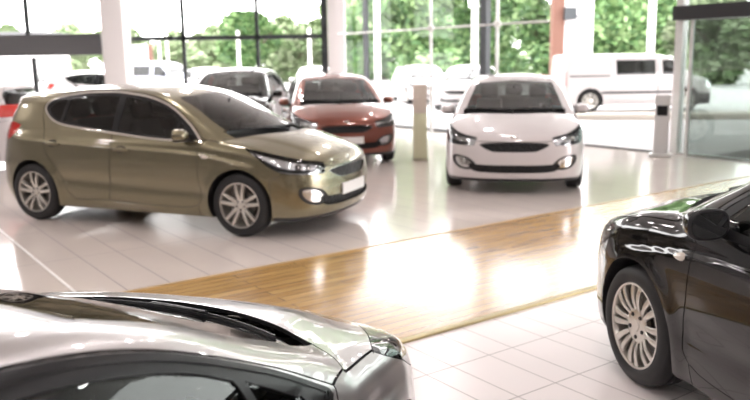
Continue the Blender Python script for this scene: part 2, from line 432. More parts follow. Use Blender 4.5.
def add_tube(bm, pts, rad, n=10, closed=False, caps=True):
    pts = [Vector(p) for p in pts]; m = len(pts); rings = []
    rads = rad if isinstance(rad, (list, tuple)) else [rad] * m
    up = None
    for i, p in enumerate(pts):
        a = pts[(i - 1) % m] if (closed or i > 0) else p
        b = pts[(i + 1) % m] if (closed or i < m - 1) else p
        t = (b - a).normalized()
        if up is None: up = t.orthogonal().normalized()
        up = (up - t * up.dot(t)).normalized(); s = t.cross(up)
        rings.append([bm.verts.new(p + (up * math.cos(k * 2 * math.pi / n) + s * math.sin(k * 2 * math.pi / n)) * rads[i]) for k in range(n)])
    for i in range(m if closed else m - 1):
        A, B = rings[i], rings[(i + 1) % m]
        for k in range(n): bm.faces.new((A[k], A[(k + 1) % n], B[(k + 1) % n], B[k]))
    if caps and not closed:
        bm.faces.new(rings[0][::-1]); bm.faces.new(rings[-1])
def add_lathe(bm, prof, n=48, axis='y', closed=False, origin=(0, 0, 0)):
    """prof: (radius, height along axis)"""
    rings = []; O = Vector(origin)
    for r, h in prof:
        ring = []
        for k in range(n):
            a = 2 * math.pi * k / n; c, s = math.cos(a) * r, math.sin(a) * r
            ring.append(bm.verts.new(O + (Vector((c, h, s)) if axis == 'y' else Vector((c, s, h)) if axis == 'z' else Vector((h, c, s)))))
        rings.append(ring)
    m = len(rings)
    for i in range(m if closed else m - 1):
        A, B = rings[i], rings[(i + 1) % m]
        for k in range(n): bm.faces.new((A[k], A[(k + 1) % n], B[(k + 1) % n], B[k]))
    return rings
def add_ball(bm, c, r, u=16, v=10, sc=(1, 1, 1)):
    vs = bmesh.ops.create_uvsphere(bm, u_segments=u, v_segments=v, radius=r)['verts']
    for q in vs: q.co = Vector((q.co.x * sc[0], q.co.y * sc[1], q.co.z * sc[2])) + Vector(c)

def surf_y(x, z, F=None):
    """half width of the body at (x, z), metres"""
    F = F or body_F
    lo, hi = .3, 1.1
    for _ in range(40):
        m = (lo + hi) / 2
        if F(np.array([x]), np.array([m]), np.array([z]))[0] < 0: lo = m
        else: hi = m
    return lo
def surf_z(x, y, F=None):
    F = F or body_F
    lo, hi = .4, 1.7
    for _ in range(40):
        m = (lo + hi) / 2
        if F(np.array([x]), np.array([y]), np.array([m]))[0] < 0: lo = m
        else: hi = m
    return lo
def surf_x(y, z, F=None):
    F = F or body_F
    lo, hi = -.2, 1.2
    for _ in range(40):
        m = (lo + hi) / 2
        if F(np.array([m]), np.array([y]), np.array([z]))[0] < 0: lo = m
        else: hi = m
    return lo

# ------------------------------------------------------------------ wheels (axle along +y = outside; face at y = 0)
def tyre_mesh():
    bm = bmesh.new()
    prof = [(.222, -.012), (.232, .000), (.245, .004), (.272, .004), (.292, -.002), (.305, -.014), (.3135, -.032), (.316, -.050),
            (.3165, -.075), (.310, -.077), (.310, -.083), (.3165, -.085), (.317, -.108), (.310, -.110), (.310, -.116), (.3165, -.118), (.316, -.148), (.3135, -.168), (.305, -.186), (.285, -.198), (.25, -.2), (.222, -.19)]
    add_lathe(bm, prof, 64)
    return bm_mesh('tyre', bm, mat=M['rubber'], angle=50)
def spoke(bm, a0, a1, r0, r1, w0, w1, y0, y1, th, mid=None):
    """tapered bar from radius r0 at angle a0 to r1 at a1, crowned face"""
    n = 6; rows = []
    for i in range(n + 1):
        t = i / n; r = r0 + (r1 - r0) * t; a = a0 + (a1 - a0) * t; w = w0 + (w1 - w0) * t
        y = y0 + (y1 - y0) * t + .012 * math.sin(math.pi * t)
        c = Vector((math.cos(a) * r, 0, math.sin(a) * r)); s = Vector((-math.sin(a), 0, math.cos(a)))
        rows.append([bm.verts.new(c + s * (w / 2 * k) + Vector((0, y + dy, 0))) for k, dy in ((-1, -th), (-1, -.004), (-.6, 0), (.6, 0), (1, -.004), (1, -th))])
    for A, B in zip(rows, rows[1:]):
        for k in range(5): bm.faces.new((A[k], A[k + 1], B[k + 1], B[k]))
def rim_mesh(style):
    bm = bmesh.new(); d2 = math.pi * 2
    # outer lip and barrel
    add_lathe(bm, [(.200, -.16), (.206, -.035), (.210, -.018), (.215, -.006), (.224, -.004), (.229, -.008), (.229, -.014), (.222, -.02), (.213, -.16)], 64)
    if style == 'alloy':
        for k in range(5):
            a = math.pi / 2 + d2 * k / 5
            for s in (-1, 1): spoke(bm, a + s * .25, a + s * .205, .052, .213, .036, .030, -.026, -.014, .03)
        add_lathe(bm, [(.0, -.020), (.030, -.020), (.034, -.024), (.060, -.027), (.072, -.034), (.074, -.06)], 40)
    else:
        for k in range(8):
            a = math.pi / 2 + d2 * k / 8
            for s in (-1, 1): spoke(bm, a + s * .17, a + s * .155, .080, .214, .020, .036, -.022, -.010, .02)
        add_lathe(bm, [(.0, -.014), (.030, -.014), (.034, -.019), (.060, -.021), (.085, -.021), (.095, -.026), (.096, -.05)], 40)
    nf = len(bm.faces)
    for k in range(5):
        a = math.pi / 2 + math.pi * 2 * k / 5 + .63; r = .045 if style == 'alloy' else .062
        add_lathe(bm, [(.0, -.016), (.009, -.016), (.011, -.020), (.012, -.034)], 12, origin=(math.cos(a) * r, -.004 if style == 'alloy' else .002, math.sin(a) * r))
    bm.faces.ensure_lookup_table()
    for f in bm.faces[nf:]: f.material_index = 1
    me = bm_mesh('rim', bm, mat=M['alloy'], angle=40); me.materials.append(M['disc'] if style == 'alloy' else M['black_plastic'])
    return me
def disc_mesh():
    bm = bmesh.new()
    add_lathe(bm, [(.0, -.075), (.08, -.075), (.085, -.085), (.14, -.087), (.14, -.105), (.0, -.105)], 40)
    add_lathe(bm, [(.0, -.135), (.204, -.135)], 40)
    return bm_mesh('brake_disc', bm, mat=M['disc'])

# ------------------------------------------------------------------ door mirror
def mirror_F(x, y, z):
    """right-hand rule: built for the left side (+y)"""
    zz = z - .99 ; yy = y - .925
    hz = .064 - .10 * np.maximum(yy - .0, 0) ** 1.5
    e = (np.abs(zz / .071) ** 2.6 + np.abs(yy / .098) ** 3.0 + np.abs((x + .68) / .145) ** 2.2) ** (1 / 2.4) - 1
    F = e * .07
    return smax(F, -.655 + .06 * (y - .92) - x, .012)

def build_car_meshes(wide_lamp=False):
    s = car_skin(.02, wide_lamp)
    D = {}
    def sp(n, key, mat, side=0, **k):
        P, T, N = s.part(n, side, **k)
        if len(T): D[key] = mesh_np(key, P, T, N, [mat] if mat else [mat, M['liner']], s.n_top)  # painted panels: edge flanges coloured black to stand in for shade in the gaps
    for n in ('bonnet', 'front_bumper', 'rear_bumper', 'tailgate', 'body'):
        sp(n, n, None, flange=.018)
    for n in ('fender', 'front_door', 'rear_door', 'side_skirt'):
        for sd, t in ((1, 'L'), (-1, 'R')): sp(n, n + t, None, sd, flange=.018)
    sp('windscreen', 'windscreen', M['screen_glass'], flange=0); sp('rear_glass', 'rear_glass', M['dark_glass'], flange=0)
    sp('cowl', 'cowl', M['black_plastic'], flange=0, push=.045)
    sp('grille', 'grille', M['grille'], flange=0, push=.022); sp('grille_surround', 'grille_surround', M['dark_chrome'], flange=.025)
    sp('lower_grille', 'lower_grille', M['grille'], flange=0, push=.03)
    sp('front_lip', 'front_lip', M['black_plastic'], flange=.01)
    sp('rear_insert', 'rear_insert', M['black_plastic'], push=.006)
    for sd, t in ((1, 'L'), (-1, 'R')):
        sp('window_trim', 'window_trim' + t, M['chrome'], sd, flange=.01)
        sp('pillar_trim', 'pillar_trim' + t, M['satin_black'], sd, flange=.02, push=.003)
        sp('front_window', 'front_window' + t, M['side_glass'], sd, flange=0, push=.008)
        sp('quarter_window', 'quarter_window' + t, M['side_glass'], sd, flange=0, push=.006)
        sp('rear_window', 'rear_window' + t, M['dark_glass'], sd, flange=0, push=.008)
        sp('corner_window', 'corner_window' + t, M['dark_glass'], sd, flange=0, push=.006)
        sp('headlight', 'headlight' + t, M['lens'], sd, flange=.004)
        sp('headlight', 'headlight_bowl' + t, M['reflector'], sd, flange=-.03, push=.034)
        sp('fog_lamp', 'fog_lamp' + t, M['reflector'], sd, flange=.01, push=.012)
        sp('fog_surround', 'fog_surround' + t, M['black_plastic'], sd, flange=.02, push=.014)
        sp('tail_lamp', 'tail_lamp' + t, M['red_lens'], sd, flange=.02)
    # headlight innards
    for sd, t in ((1, 'L'), (-1, 'R')):
        bm = bmesh.new()
        for y, z, r in ((.62, .664, .034), (.705, .683, .030)):
            x = surf_x(y, z) - .045
            d = Vector((1, sd * (.25 if y < .7 else .5), .12)).normalized()
            q = d.to_track_quat('Y', 'Z').to_matrix()
            v0 = len(bm.verts)
            add_lathe(bm, [(0, .018), (r * .5, .015), (r * .85, .006), (r, -.004), (r * 1.2, .004), (r * 1.25, -.01), (r * 1.1, -.04)], 20)
            bm.verts.ensure_lookup_table()
            for v in bm.verts[v0:]: v.co = q @ v.co + Vector((x, sd * y, z))
        D['projector' + t] = bm_mesh('projector', bm, mat=M['chrome'])
        # dark bezel along the lower edge of the lamp
        bm = bmesh.new(); rows = []
        lo = lut([(.16, .826), (.30, .735), (.44, .662), (.58, .640), (.72, .632)])
        for i in range(14):
            x = .16 + (.70 - .16) * i / 13; z = float(lo(x)); w = .004 + .020 * math.sin(math.pi * min(1, i / 9) * .5)
            a = [Vector((x, sd * (surf_y(x, z + dz) - dep), z + dz)) for dz, dep in ((.002, .008), (.002 + w * .5, .016), (.002 + w, .026), (.002 + w, .032))]
            rows.append([bm.verts.new(p) for p in a])
        for A, B in zip(rows, rows[1:]):
            for k in range(3): bm.faces.new((A[k], A[k + 1], B[k + 1], B[k]))
        D['lamp_bezel' + t] = bm_mesh('lamp_bezel', bm, mat=M['lamp_black'])
    # wheel arch liners
    for xa, k in ((0, 'front'), (-WB, 'rear')):
        for sd, t in ((1, 'L'), (-1, 'R')):
            bm = bmesh.new(); rows = []
            for i in range(33):
                a = R(-28) + R(236) * i / 32
                x = xa + math.cos(a) * (ARCH + .004); z = WR + math.sin(a) * (ARCH + .004); z = max(z, .17)
                ys = surf_y(x, z) if abs(x - xa) < .5 else .8
                rows.append([bm.verts.new((x, sd * y, z)) for y in (max(ys - .016, .7), .52)])
            c = bm.verts.new((xa, sd * .52, WR))
            for A, B in zip(rows, rows[1:]):
                bm.faces.new((A[0], A[1], B[1], B[0])); bm.faces.new((A[1], B[1], c))
            bm.faces.new((rows[-1][1], rows[0][1], c))
            D['wheel_arch_liner_' + k + t] = bm_mesh('wheel_arch_liner', bm, mat=M['liner'])
    # floor pan that closes the cabin
    bm = bmesh.new(); add_box(bm, (-1.3, 0, .22), (3.0, 1.0, .06)); add_box(bm, (-1.3, 0, .24), (1.75, 1.56, .05)); add_box(bm, (.12, 0, .50), (.05, 1.0, .6)); add_box(bm, (-2.75, 0, .55), (.9, 1.0, .6))
    D['floor_pan'] = bm_mesh('floor_pan', bm, mat=M['liner'])
    # door mirrors
    ms = Skin(mirror_F, (-.73, .78, .90), (-.46, 1.07, 1.08), .011)
    ms.cut(lambda x, y, z: x + .642, 'rear_face')
    low = lambda x, y, z: z - (.952 + .02 * (x + .63))
    ms.cut(low, 'mirror_foot', only=['body', 'rear_face'])
    ms.finish()
    for sd, t in ((1, 'L'), (-1, 'R')):
        for n, key, mt in (('body', 'mirror_cap', None), ('rear_face', 'mirror_rim', M['black_plastic']), ('mirror_foot', 'mirror_foot', M['black_plastic'])):
            P, T, N = ms.part(n, flange=.004)
            P = P.copy(); N = N.copy(); T = T.copy()
            if sd < 0: P[:, 1] *= -1; N[:, 1] *= -1; T = T[:, ::-1]
            D[key + t] = mesh_np(key, P, T, N, [mt])
        bm = bmesh.new(); ring = []
        for i in range(40):
            a = 2 * math.pi * i / 40; c, n_ = math.cos(a), math.sin(a)
            y = .925 + .083 * abs(c) ** .7 * (1 if c > 0 else -1); zz = .990 + .056 * abs(n_) ** .75 * (1 if n_ > 0 else -1)
            ring.append((bm.verts.new((-.6575 + .06 * (.92 - y) * -1 - .002, sd * y, zz)), bm.verts.new((-.652 + .06 * (y - .92), sd * y, zz))))
        bm.faces.new([r[0] for r in ring])
        for i in range(40): bm.faces.new((ring[i][0], ring[(i + 1) % 40][0], ring[(i + 1) % 40][1], ring[i][1]))
        D['mirror_glass' + t] = bm_mesh('mirror_glass', bm, mat=M['mirror'])
        bm = bmesh.new()
        add_tube(bm, [(-.60, sd * .77, .935), (-.60, sd * .82, .945), (-.60, sd * .88, .955)], [.030, .026, .022], 10)
        add_box(bm, (-.585, sd * .785, .945), (.13, .03, .05), bevel=.012)
        D['mirror_arm' + t] = bm_mesh('mirror_arm', bm, mat=M['black_plastic'])
        # door handles: cup and bar
        for key, x, z in (('front', -1.41, .825), ('rear', -2.34, .865)):
            y = surf_y(x, z); bm = bmesh.new()
            pts = []
            for i in range(9):
                u = -1 + i / 4; xx = x + u * .105; zz = z + .006 * u * -1
                yy = surf_y(xx, zz); pts.append((xx, sd * (yy + .024 * (1 - abs(u) ** 3.5) + .002), zz))
            add_tube(bm, pts, [.012, .017, .0195, .020, .020, .020, .0195, .017, .012], 10)
            for v in bm.verts: pass
            D['door_handle_' + key + t] = bm_mesh('door_handle', bm)
            bm = bmesh.new(); n = 20
            ring = []
            c = bm.verts.new((x - .0, sd * (surf_y(x, z) + .0015), z))
            for i in range(n):
                a = 2 * math.pi * i / n; xx = x + math.cos(a) * .070; zz = z + math.sin(a) * .036
                ring.append(bm.verts.new((xx, sd * (surf_y(xx, zz) + .0015), zz)))
            for i in range(n): bm.faces.new((c, ring[i], ring[(i + 1) % n]))
            D['handle_cup_' + key + t] = bm_mesh('handle_cup', bm, mat=M['satin_black'])
        # repeater lamp on the fender
        x, z = REPEATER; bm = bmesh.new(); n = 16; ring = []; ring2 = []
        c = bm.verts.new((x, sd * (surf_y(x, z) + .009), z))
        for i in range(n):
            a = 2 * math.pi * i / n; dx = math.cos(a); dz = math.sin(a) * (1 - .35 * math.cos(a))
            xx, zz = x + dx * .045, z + dz * .020 - .08 * dx * .045
            ring.append(bm.verts.new((xx, sd * (surf_y(xx, zz) - .001), zz)))
            xx, zz = x + dx * .036, z + dz * .015 - .08 * dx * .036
            ring2.append(bm.verts.new((xx, sd * (surf_y(xx, zz) + .007), zz)))
        for i in range(n):
            j = (i + 1) % n; bm.faces.new((ring[i], ring[j], ring2[j], ring2[i])); bm.faces.new((c, ring2[i], ring2[j]))
        D['side_repeater' + t] = bm_mesh('side_repeater', bm, mat=M['amber'], angle=60)
    # wipers: two arms with blades lying at the foot of the windscreen
    for t, y0, y1, ya in (('L', .30, -.20, .42), ('R', -.16, -.62, -.02)):
        bm = bmesh.new(); pts = []
        for i in range(13):
            y = y0 + .14 + (y1 - y0 - .14) * i / 12
            x = .055 - .70 * y * y - .025 + .0 * i; pts.append((x, y, surf_z(x, y) + .004))
        add_tube(bm, pts, .005, 8)
        bl = [(p[0] + .004, p[1], p[2] + .008) for p in pts]; add_tube(bm, bl, .004, 6)
        px, py = .09 - .62 * ya * ya, ya
        pz = surf_z(px, py) - .01
        mid = pts[6]
        add_tube(bm, [(px, py, pz), (px + .0, py - .03, pz + .012), ((px + mid[0]) / 2 + .01, (py + mid[1]) / 2, (pz + mid[2]) / 2 + .016), (mid[0], mid[1], mid[2] + .014)], [.014, .011, .008, .006], 8)
        add_lathe(bm, [(0, .03), (.014, .028), (.018, .02), (.02, 0)], 14, 'z', origin=(px, py, pz - .022))
        D['wiper' + t] = bm_mesh('wiper', bm, mat=M['black_plastic'])
    # cabin: dashboard, seats, wheel, mirror
    bm = bmesh.new()
    prof = [(-.02, .955), (-.25, .985), (-.45, .985), (-.60, .955), (-.68, .87), (-.66, .70), (-.55, .55), (-.3, .45), (0.02, .45)]
    rows = [[bm.verts.new((p[0] - .25 * (y / .7) ** 2 * (1 if k < 3 else .2), y, p[1] - .02 * abs(y))) for k, p in enumerate(prof)] for y in (-.70, -.5, -.25, 0, .25, .5, .70)]
    for A, B in zip(rows, rows[1:]):
        for k in range(len(prof) - 1): bm.faces.new((A[k], A[k + 1], B[k + 1], B[k]))
    add_box(bm, (-.50, .36, .975), (.20, .34, .08), bevel=.03)
    D['dashboard'] = bm_mesh('dashboard', bm, mat=M['dash'])
    bm = bmesh.new()
    c = Vector((-.78, .36, .90)); q = Matrix.Rotation(R(-64), 3, 'Y')
    add_tube(bm, [c + q @ Vector((.185 * math.cos(a), .185 * math.sin(a), 0)) for a in [i * 2 * math.pi / 28 for i in range(28)]], .015, 8, True)
    for a in (0, math.pi, -math.pi / 2): add_tube(bm, [c, c + q @ Vector((.18 * math.sin(a + math.pi/2) if 0 else .18 * math.cos(a + math.pi / 2), .18 * math.sin(a + math.pi / 2), 0))], .014, 6)
    add_ball(bm, c, .055, 12, 8)
    add_tube(bm, [c, c + Vector((.25, 0, -.06))], .03, 8)
    D['steering_wheel'] = bm_mesh('steering_wheel', bm, mat=M['dash'])
    def seat(y, xb, w):
        bm = bmesh.new()
        add_box(bm, (xb + .26, y, .50), (.54, w, .17), Matrix.Rotation(R(-6), 3, 'Y'), .05, 3)
        tilt = Matrix.Rotation(R(-20), 3, 'Y')
        add_box(bm, (xb - .10, y, .80), (.15, w - .03, .62), tilt, .05, 3, (.8, .82))
        for dy in ([0] if w < .7 else [-.38, 0, .38]):
            add_box(bm, (xb - .235, y + dy, 1.19), (.09, .25, .17), tilt, .035, 3)
            for s in (-.05, .05): add_tube(bm, [(xb - .235 + .03, y + dy + s, 1.06), (xb - .235, y + dy + s, 1.15)], .008, 6)
        return bm
    for t, y in (('L', .36), ('R', -.36)):
        D['front_seat' + t] = bm_mesh('front_seat', seat(y, -1.30, .50), mat=M['seat_cloth'])
    D['rear_seat'] = bm_mesh('rear_seat', seat(0, -2.15, 1.25), mat=M['seat_cloth'])
    bm = bmesh.new(); add_box(bm, (-.66, 0, 1.265), (.03, .23, .065), Matrix.Rotation(R(15), 3, 'Y'), .012); add_tube(bm, [(-.66, 0, 1.27), (-.62, 0, 1.31)], .01, 6)
    D['rear_view_mirror'] = bm_mesh('rear_view_mirror', bm, mat=M['dash'])
    # number plates, emblem, aerial
    bm = bmesh.new(); x = surf_x(0, .43); rows = []
    for y in (-.26, -.13, 0, .13, .26):
        rows.append([bm.verts.new((surf_x(y, .43) * .6 + x * .4 + dx, y, z)) for dx, z in ((.0, .375), (.014, .375), (.014, .485), (.0, .485))])
    for A, B in zip(rows, rows[1:]):
        for k in range(4): bm.faces.new((A[k], A[(k + 1) % 4], B[(k + 1) % 4], B[k]))
    bm.faces.new(rows[0]); bm.faces.new(rows[-1][::-1])
    D['number_plate'] = bm_mesh('number_plate', bm, mat=M['plate'])
    bm = bmesh.new(); zx = surf_x(0, .722)
    add_ball(bm, (zx - .002, 0, .722), .05, 24, 10, (.16, 1.0, .40)); D['emblem'] = bm_mesh('emblem', bm, mat=M['chrome'])
    bm = bmesh.new(); z = surf_z(-2.75, 0)
    add_tube(bm, [(-2.72, 0, z - .01), (-2.75, 0, z + .02), (-2.86, 0, z + .085)], [.022, .012, .004], 8); D['aerial'] = bm_mesh('aerial', bm, mat=M['black_plastic'])
    D['tyre'] = tyre_mesh(); D['brake_disc'] = disc_mesh()
    for st in ('alloy', 'cover'): D['rim_' + st] = rim_mesh(st)
    return D
REPEATER = (-.375, .782)

def obj(name, me, parent=None, mat=None, loc=None, rz=None):
    o = bpy.data.objects.new(name, me); C.objects.link(o)
    if parent: o.parent = parent
    if loc: o.location = loc
    if rz is not None: o.rotation_euler[2] = rz
    if mat is not None:
        if not me.materials: me.materials.append(None)
        o.material_slots[0].link = 'OBJECT'; o.material_slots[0].material = mat
    return o
def tag(o, label=None, cat=None, group=None, kind=None):
    for k, v in (('label', label), ('category', cat), ('group', group), ('kind', kind)):
        if v: o[k] = v
    return o
def empty(name, loc=(0, 0, 0), rz=0):
    o = bpy.data.objects.new(name, None); C.objects.link(o); o.location = loc; o.rotation_euler[2] = rz; o.empty_display_size = .2
    return o

def warp_fn(P, q):
    dz, k, m, sy, sx = q; x, y, z = P.T
    t = np.clip((z - .45) / .45, 0, 1); t = t * t * (3 - 2 * t)
    zz = np.maximum(z - .94, 0)
    x2 = np.where(x > -1.2, x * (1 - (1 - sx) * t), x + 1.2 * (1 - sx) * t)
    sink = np.clip(1 - (y / .75) ** 2, 0, 1) * (.036 - .024 * np.clip((x - .03 + .6 * y * y) / .15, 0, 1)) * np.clip((1.25 - z) / .25, 0, 1) * t
    return np.stack([x2 - k * zz, y * sy, np.minimum(z, .94) - dz * t + zz * m - sink], 1)
def warp_meshes(D, q):
    """the same panels on a lower, longer-nosed body"""
    out = {}
    for key, me in D.items():
        if key in ('tyre', 'brake_disc') or key.startswith(('rim_', 'lugs_')): out[key] = me; continue
        n = len(me.vertices); P = np.empty(n * 3); me.vertices.foreach_get('co', P); P = P.reshape(-1, 3)
        cn = None
        if me.has_custom_normals:
            nl = len(me.loops); L = np.empty(nl * 3); me.corner_normals.foreach_get('vector', L); L = L.reshape(-1, 3)
            li = np.empty(nl, np.int32); me.loops.foreach_get('vertex_index', li); Q = P[li]
            e = 1e-3; J = np.stack([(warp_fn(Q + e * np.eye(3)[k], q) - warp_fn(Q - e * np.eye(3)[k], q)) / (2 * e) for k in range(3)], 2)
            cn = np.linalg.solve(np.transpose(J, (0, 2, 1)), L[:, :, None])[:, :, 0]; cn /= np.linalg.norm(cn, axis=1, keepdims=True)
        m2 = me.copy(); m2.vertices.foreach_set('co', warp_fn(P, q).ravel()); m2.update()
        if cn is not None: m2.normals_split_custom_set(cn.tolist())
        out[key] = m2
    return out

def make_car(D, loc, rz, pmat, label, group=None, wheels='alloy', plate=True, trim=None, grim=None, sy=1., cat='car', name='hatchback_car'):
    car = empty(name, (loc[0], loc[1], 0), rz); tag(car, label, cat, group)
    def p(key, n, mat=None, parent=car): return obj(n, D[key], parent, mat)
    for n in ('body', 'bonnet', 'front_bumper', 'rear_bumper', 'tailgate'): p(n, n if n != 'body' else 'body_shell', pmat)
    p('rear_glass', 'rear_window_glass', None); p('windscreen', 'windscreen'); p('cowl', 'cowl_panel'); p('floor_pan', 'floor_pan')
    p('grille_surround', 'grille_surround', grim); p('grille', 'grille_mesh'); p('lower_grille', 'lower_grille'); p('rear_insert', 'rear_bumper_insert'); p('front_lip', 'front_lip')
    if plate: p('number_plate', 'number_plate')['label'] = 'blank white number plate'
    p('emblem', 'emblem'); p('aerial', 'aerial')
    for t in 'LR':
        p('fender' + t, 'fender', pmat); p('side_skirt' + t, 'side_skirt', pmat)
        d = p('front_door' + t, 'front_door', pmat); p('door_handle_front' + t, 'door_handle', pmat, d); p('handle_cup_front' + t, 'handle_cup', None, d)
        p('front_window' + t, 'side_window', None, d); p('quarter_window' + t, 'quarter_window', None, d)
        d = p('rear_door' + t, 'rear_door', pmat); p('door_handle_rear' + t, 'door_handle', pmat, d); p('handle_cup_rear' + t, 'handle_cup', None, d)
        p('rear_window' + t, 'side_window', None, d); p('corner_window' + t, 'quarter_window')
        p('window_trim' + t, 'window_trim', trim); p('pillar_trim' + t, 'pillar_trim')
        h = p('headlight' + t, 'headlight'); p('headlight_bowl' + t, 'lamp_bowl', None, h); p('projector' + t, 'projector', None, h); p('lamp_bezel' + t, 'lamp_bezel', None, h)
        f = p('fog_surround' + t, 'fog_lamp_surround'); p('fog_lamp' + t, 'fog_lamp', None, f)
        p('tail_lamp' + t, 'tail_lamp')
        for k in ('front', 'rear'): p('wheel_arch_liner_' + k + t, 'wheel_arch_liner')
        m = p('mirror_cap' + t, 'door_mirror', pmat); p('mirror_rim' + t, 'mirror_rim', None, m); p('mirror_glass' + t, 'mirror_glass', None, m); p('mirror_foot' + t, 'mirror_foot', None, m); p('mirror_arm' + t, 'mirror_arm', None, m)
        p('side_repeater' + t, 'side_repeater'); p('wiper' + t, 'wiper'); p('front_seat' + t, 'front_seat')
        sd = 1 if t == 'L' else -1
        for x in (0, -WB):
            w = obj('tyre', D['tyre'], car, None, (x, sd * .878 * sy, WR)); w.rotation_euler = (0, 0, 0 if sd > 0 else math.pi)
            obj('rim', D['rim_' + wheels], w); obj('brake_disc', D['brake_disc'], w)
    for n in ('rear_seat', 'dashboard', 'steering_wheel', 'rear_view_mirror'): p(n, n)
    return car

# ------------------------------------------------------------------ camera frame (fitted to the photograph)
FPX, PITCH, CAMH, ROLL = 777.3, R(10.27), 1.703, R(-.889)
YS = R(35.73)                                   # direction of the floor planks
A_ = Vector((math.cos(YS), math.sin(YS), 0)); B_ = Vector((-math.sin(YS), math.cos(YS), 0))
def AB(a, b, z=0.): 
    p = A_ * a + B_ * b; return Vector((p.x, p.y, z))
_fw = Vector((0, math.cos(PITCH), -math.sin(PITCH))); _rt = Vector((1, 0, 0)); _up = _rt.cross(_fw)
_r2 = _rt * math.cos(ROLL) + _up * math.sin(ROLL); _u2 = -_rt * math.sin(ROLL) + _up * math.cos(ROLL)
def xy(px, y0, py=60.):
    """world X of picture column px at distance y0"""
    d = _fw * FPX + _r2 * (px - 375) + _u2 * (200 - py); return d.x / d.y * y0
def fac(px, a=None):
    """B coordinate where picture column px meets the glass front A = 12.05"""
    d = _fw * FPX + _r2 * (px - 375) + _u2 * (200 - 60.); t = (a or FA) / d.dot(A_); return (d * t).dot(B_)
FA = 12.05
YL = 22.3                                       # distance of the left glass front

def struct(name, me, parent=None, mat=None, kind='structure'):
    o = obj(name, me, parent, mat)
    if not parent: o['kind'] = kind
    return o
def boxes(name, lst, mat, bevel=0):
    """lst: (centre, size, rotation about z)"""
    bm = bmesh.new()
    for c, s, r in lst: add_box(bm, c, s, Matrix.Rotation(r, 3, 'Z'), bevel)
    return bm_mesh(name, bm, False if not bevel else True, mat)
def poly(name, pts, mat, z=0.):
    me = bpy.data.meshes.new(name); me.from_pydata([(p[0], p[1], z) for p in pts], [], [tuple(range(len(pts)))]); me.update(); me.materials.append(mat); return me

# ------------------------------------------------------------------ procedural surfaces
def nodes(m): return m.node_tree, m.node_tree.nodes['Principled BSDF']
def math_node(nt, op, a, b=None, c=None):
    n = nt.nodes.new('ShaderNodeMath'); n.operation = op
    for i, v in enumerate((a, b, c)):
        if v is None: continue
        if isinstance(v, (int, float)): n.inputs[i].default_value = v
        else: nt.links.new(v, n.inputs[i])
    return n.outputs[0]
def ab_coords(nt):
    tc = nt.nodes.new('ShaderNodeTexCoord'); mp = nt.nodes.new('ShaderNodeMapping'); mp.vector_type = 'TEXTURE'; mp.inputs['Rotation'].default_value = (0, 0, YS)
    nt.links.new(tc.outputs['Object'], mp.inputs[0]); sp = nt.nodes.new('ShaderNodeSeparateXYZ'); nt.links.new(mp.outputs[0], sp.inputs[0])
    return sp.outputs[0], sp.outputs[1], mp.outputs[0]
def line_mask(nt, v, off, period, w):
    f = math_node(nt, 'FRACT', math_node(nt, 'DIVIDE', math_node(nt, 'SUBTRACT', v, off), period))
    d = math_node(nt, 'MULTIPLY', math_node(nt, 'MINIMUM', f, math_node(nt, 'SUBTRACT', 1., f)), period)
    return math_node(nt, 'LESS_THAN', d, w / 2)
def tile_material(name, la, lb, col, grout, rough):
    m = pm(name, col, rough, 0, 0, .95); nt, b = nodes(m); va, vb, vec = ab_coords(nt)
    mk = None
    for v, lst in ((va, la), (vb, lb)):
        for off, per, w in lst:
            k = line_mask(nt, v, off, per, w); mk = k if mk is None else math_node(nt, 'MAXIMUM', mk, k)
    no = nt.nodes.new('ShaderNodeTexNoise'); no.inputs['Scale'].default_value = 1.3; no.inputs['Detail'].default_value = 5; nt.links.new(vec, no.inputs['Vector'])
    mx = nt.nodes.new('ShaderNodeMixRGB'); mx.inputs[1].default_value = (*[c * .93 for c in col], 1); mx.inputs[2].default_value = (*[min(1, c * 1.05) for c in col], 1)
    nt.links.new(no.outputs[0], mx.inputs[0])
    mg = nt.nodes.new('ShaderNodeMixRGB'); nt.links.new(mk, mg.inputs[0]); nt.links.new(mx.outputs[0], mg.inputs[1]); mg.inputs[2].default_value = (*grout, 1)
    nt.links.new(mg.outputs[0], b.inputs['Base Color'])
    mr = nt.nodes.new('ShaderNodeMapRange'); mr.inputs[3].default_value = rough; mr.inputs[4].default_value = .6; nt.links.new(mk, mr.inputs[0])
    rn = nt.nodes.new('ShaderNodeTexNoise'); rn.inputs['Scale'].default_value = 9; nt.links.new(vec, rn.inputs['Vector'])
    nt.links.new(math_node(nt, 'ADD', mr.outputs[0], math_node(nt, 'MULTIPLY', math_node(nt, 'SUBTRACT', rn.outputs[0], .5), .06)), b.inputs['Roughness'])
    return m
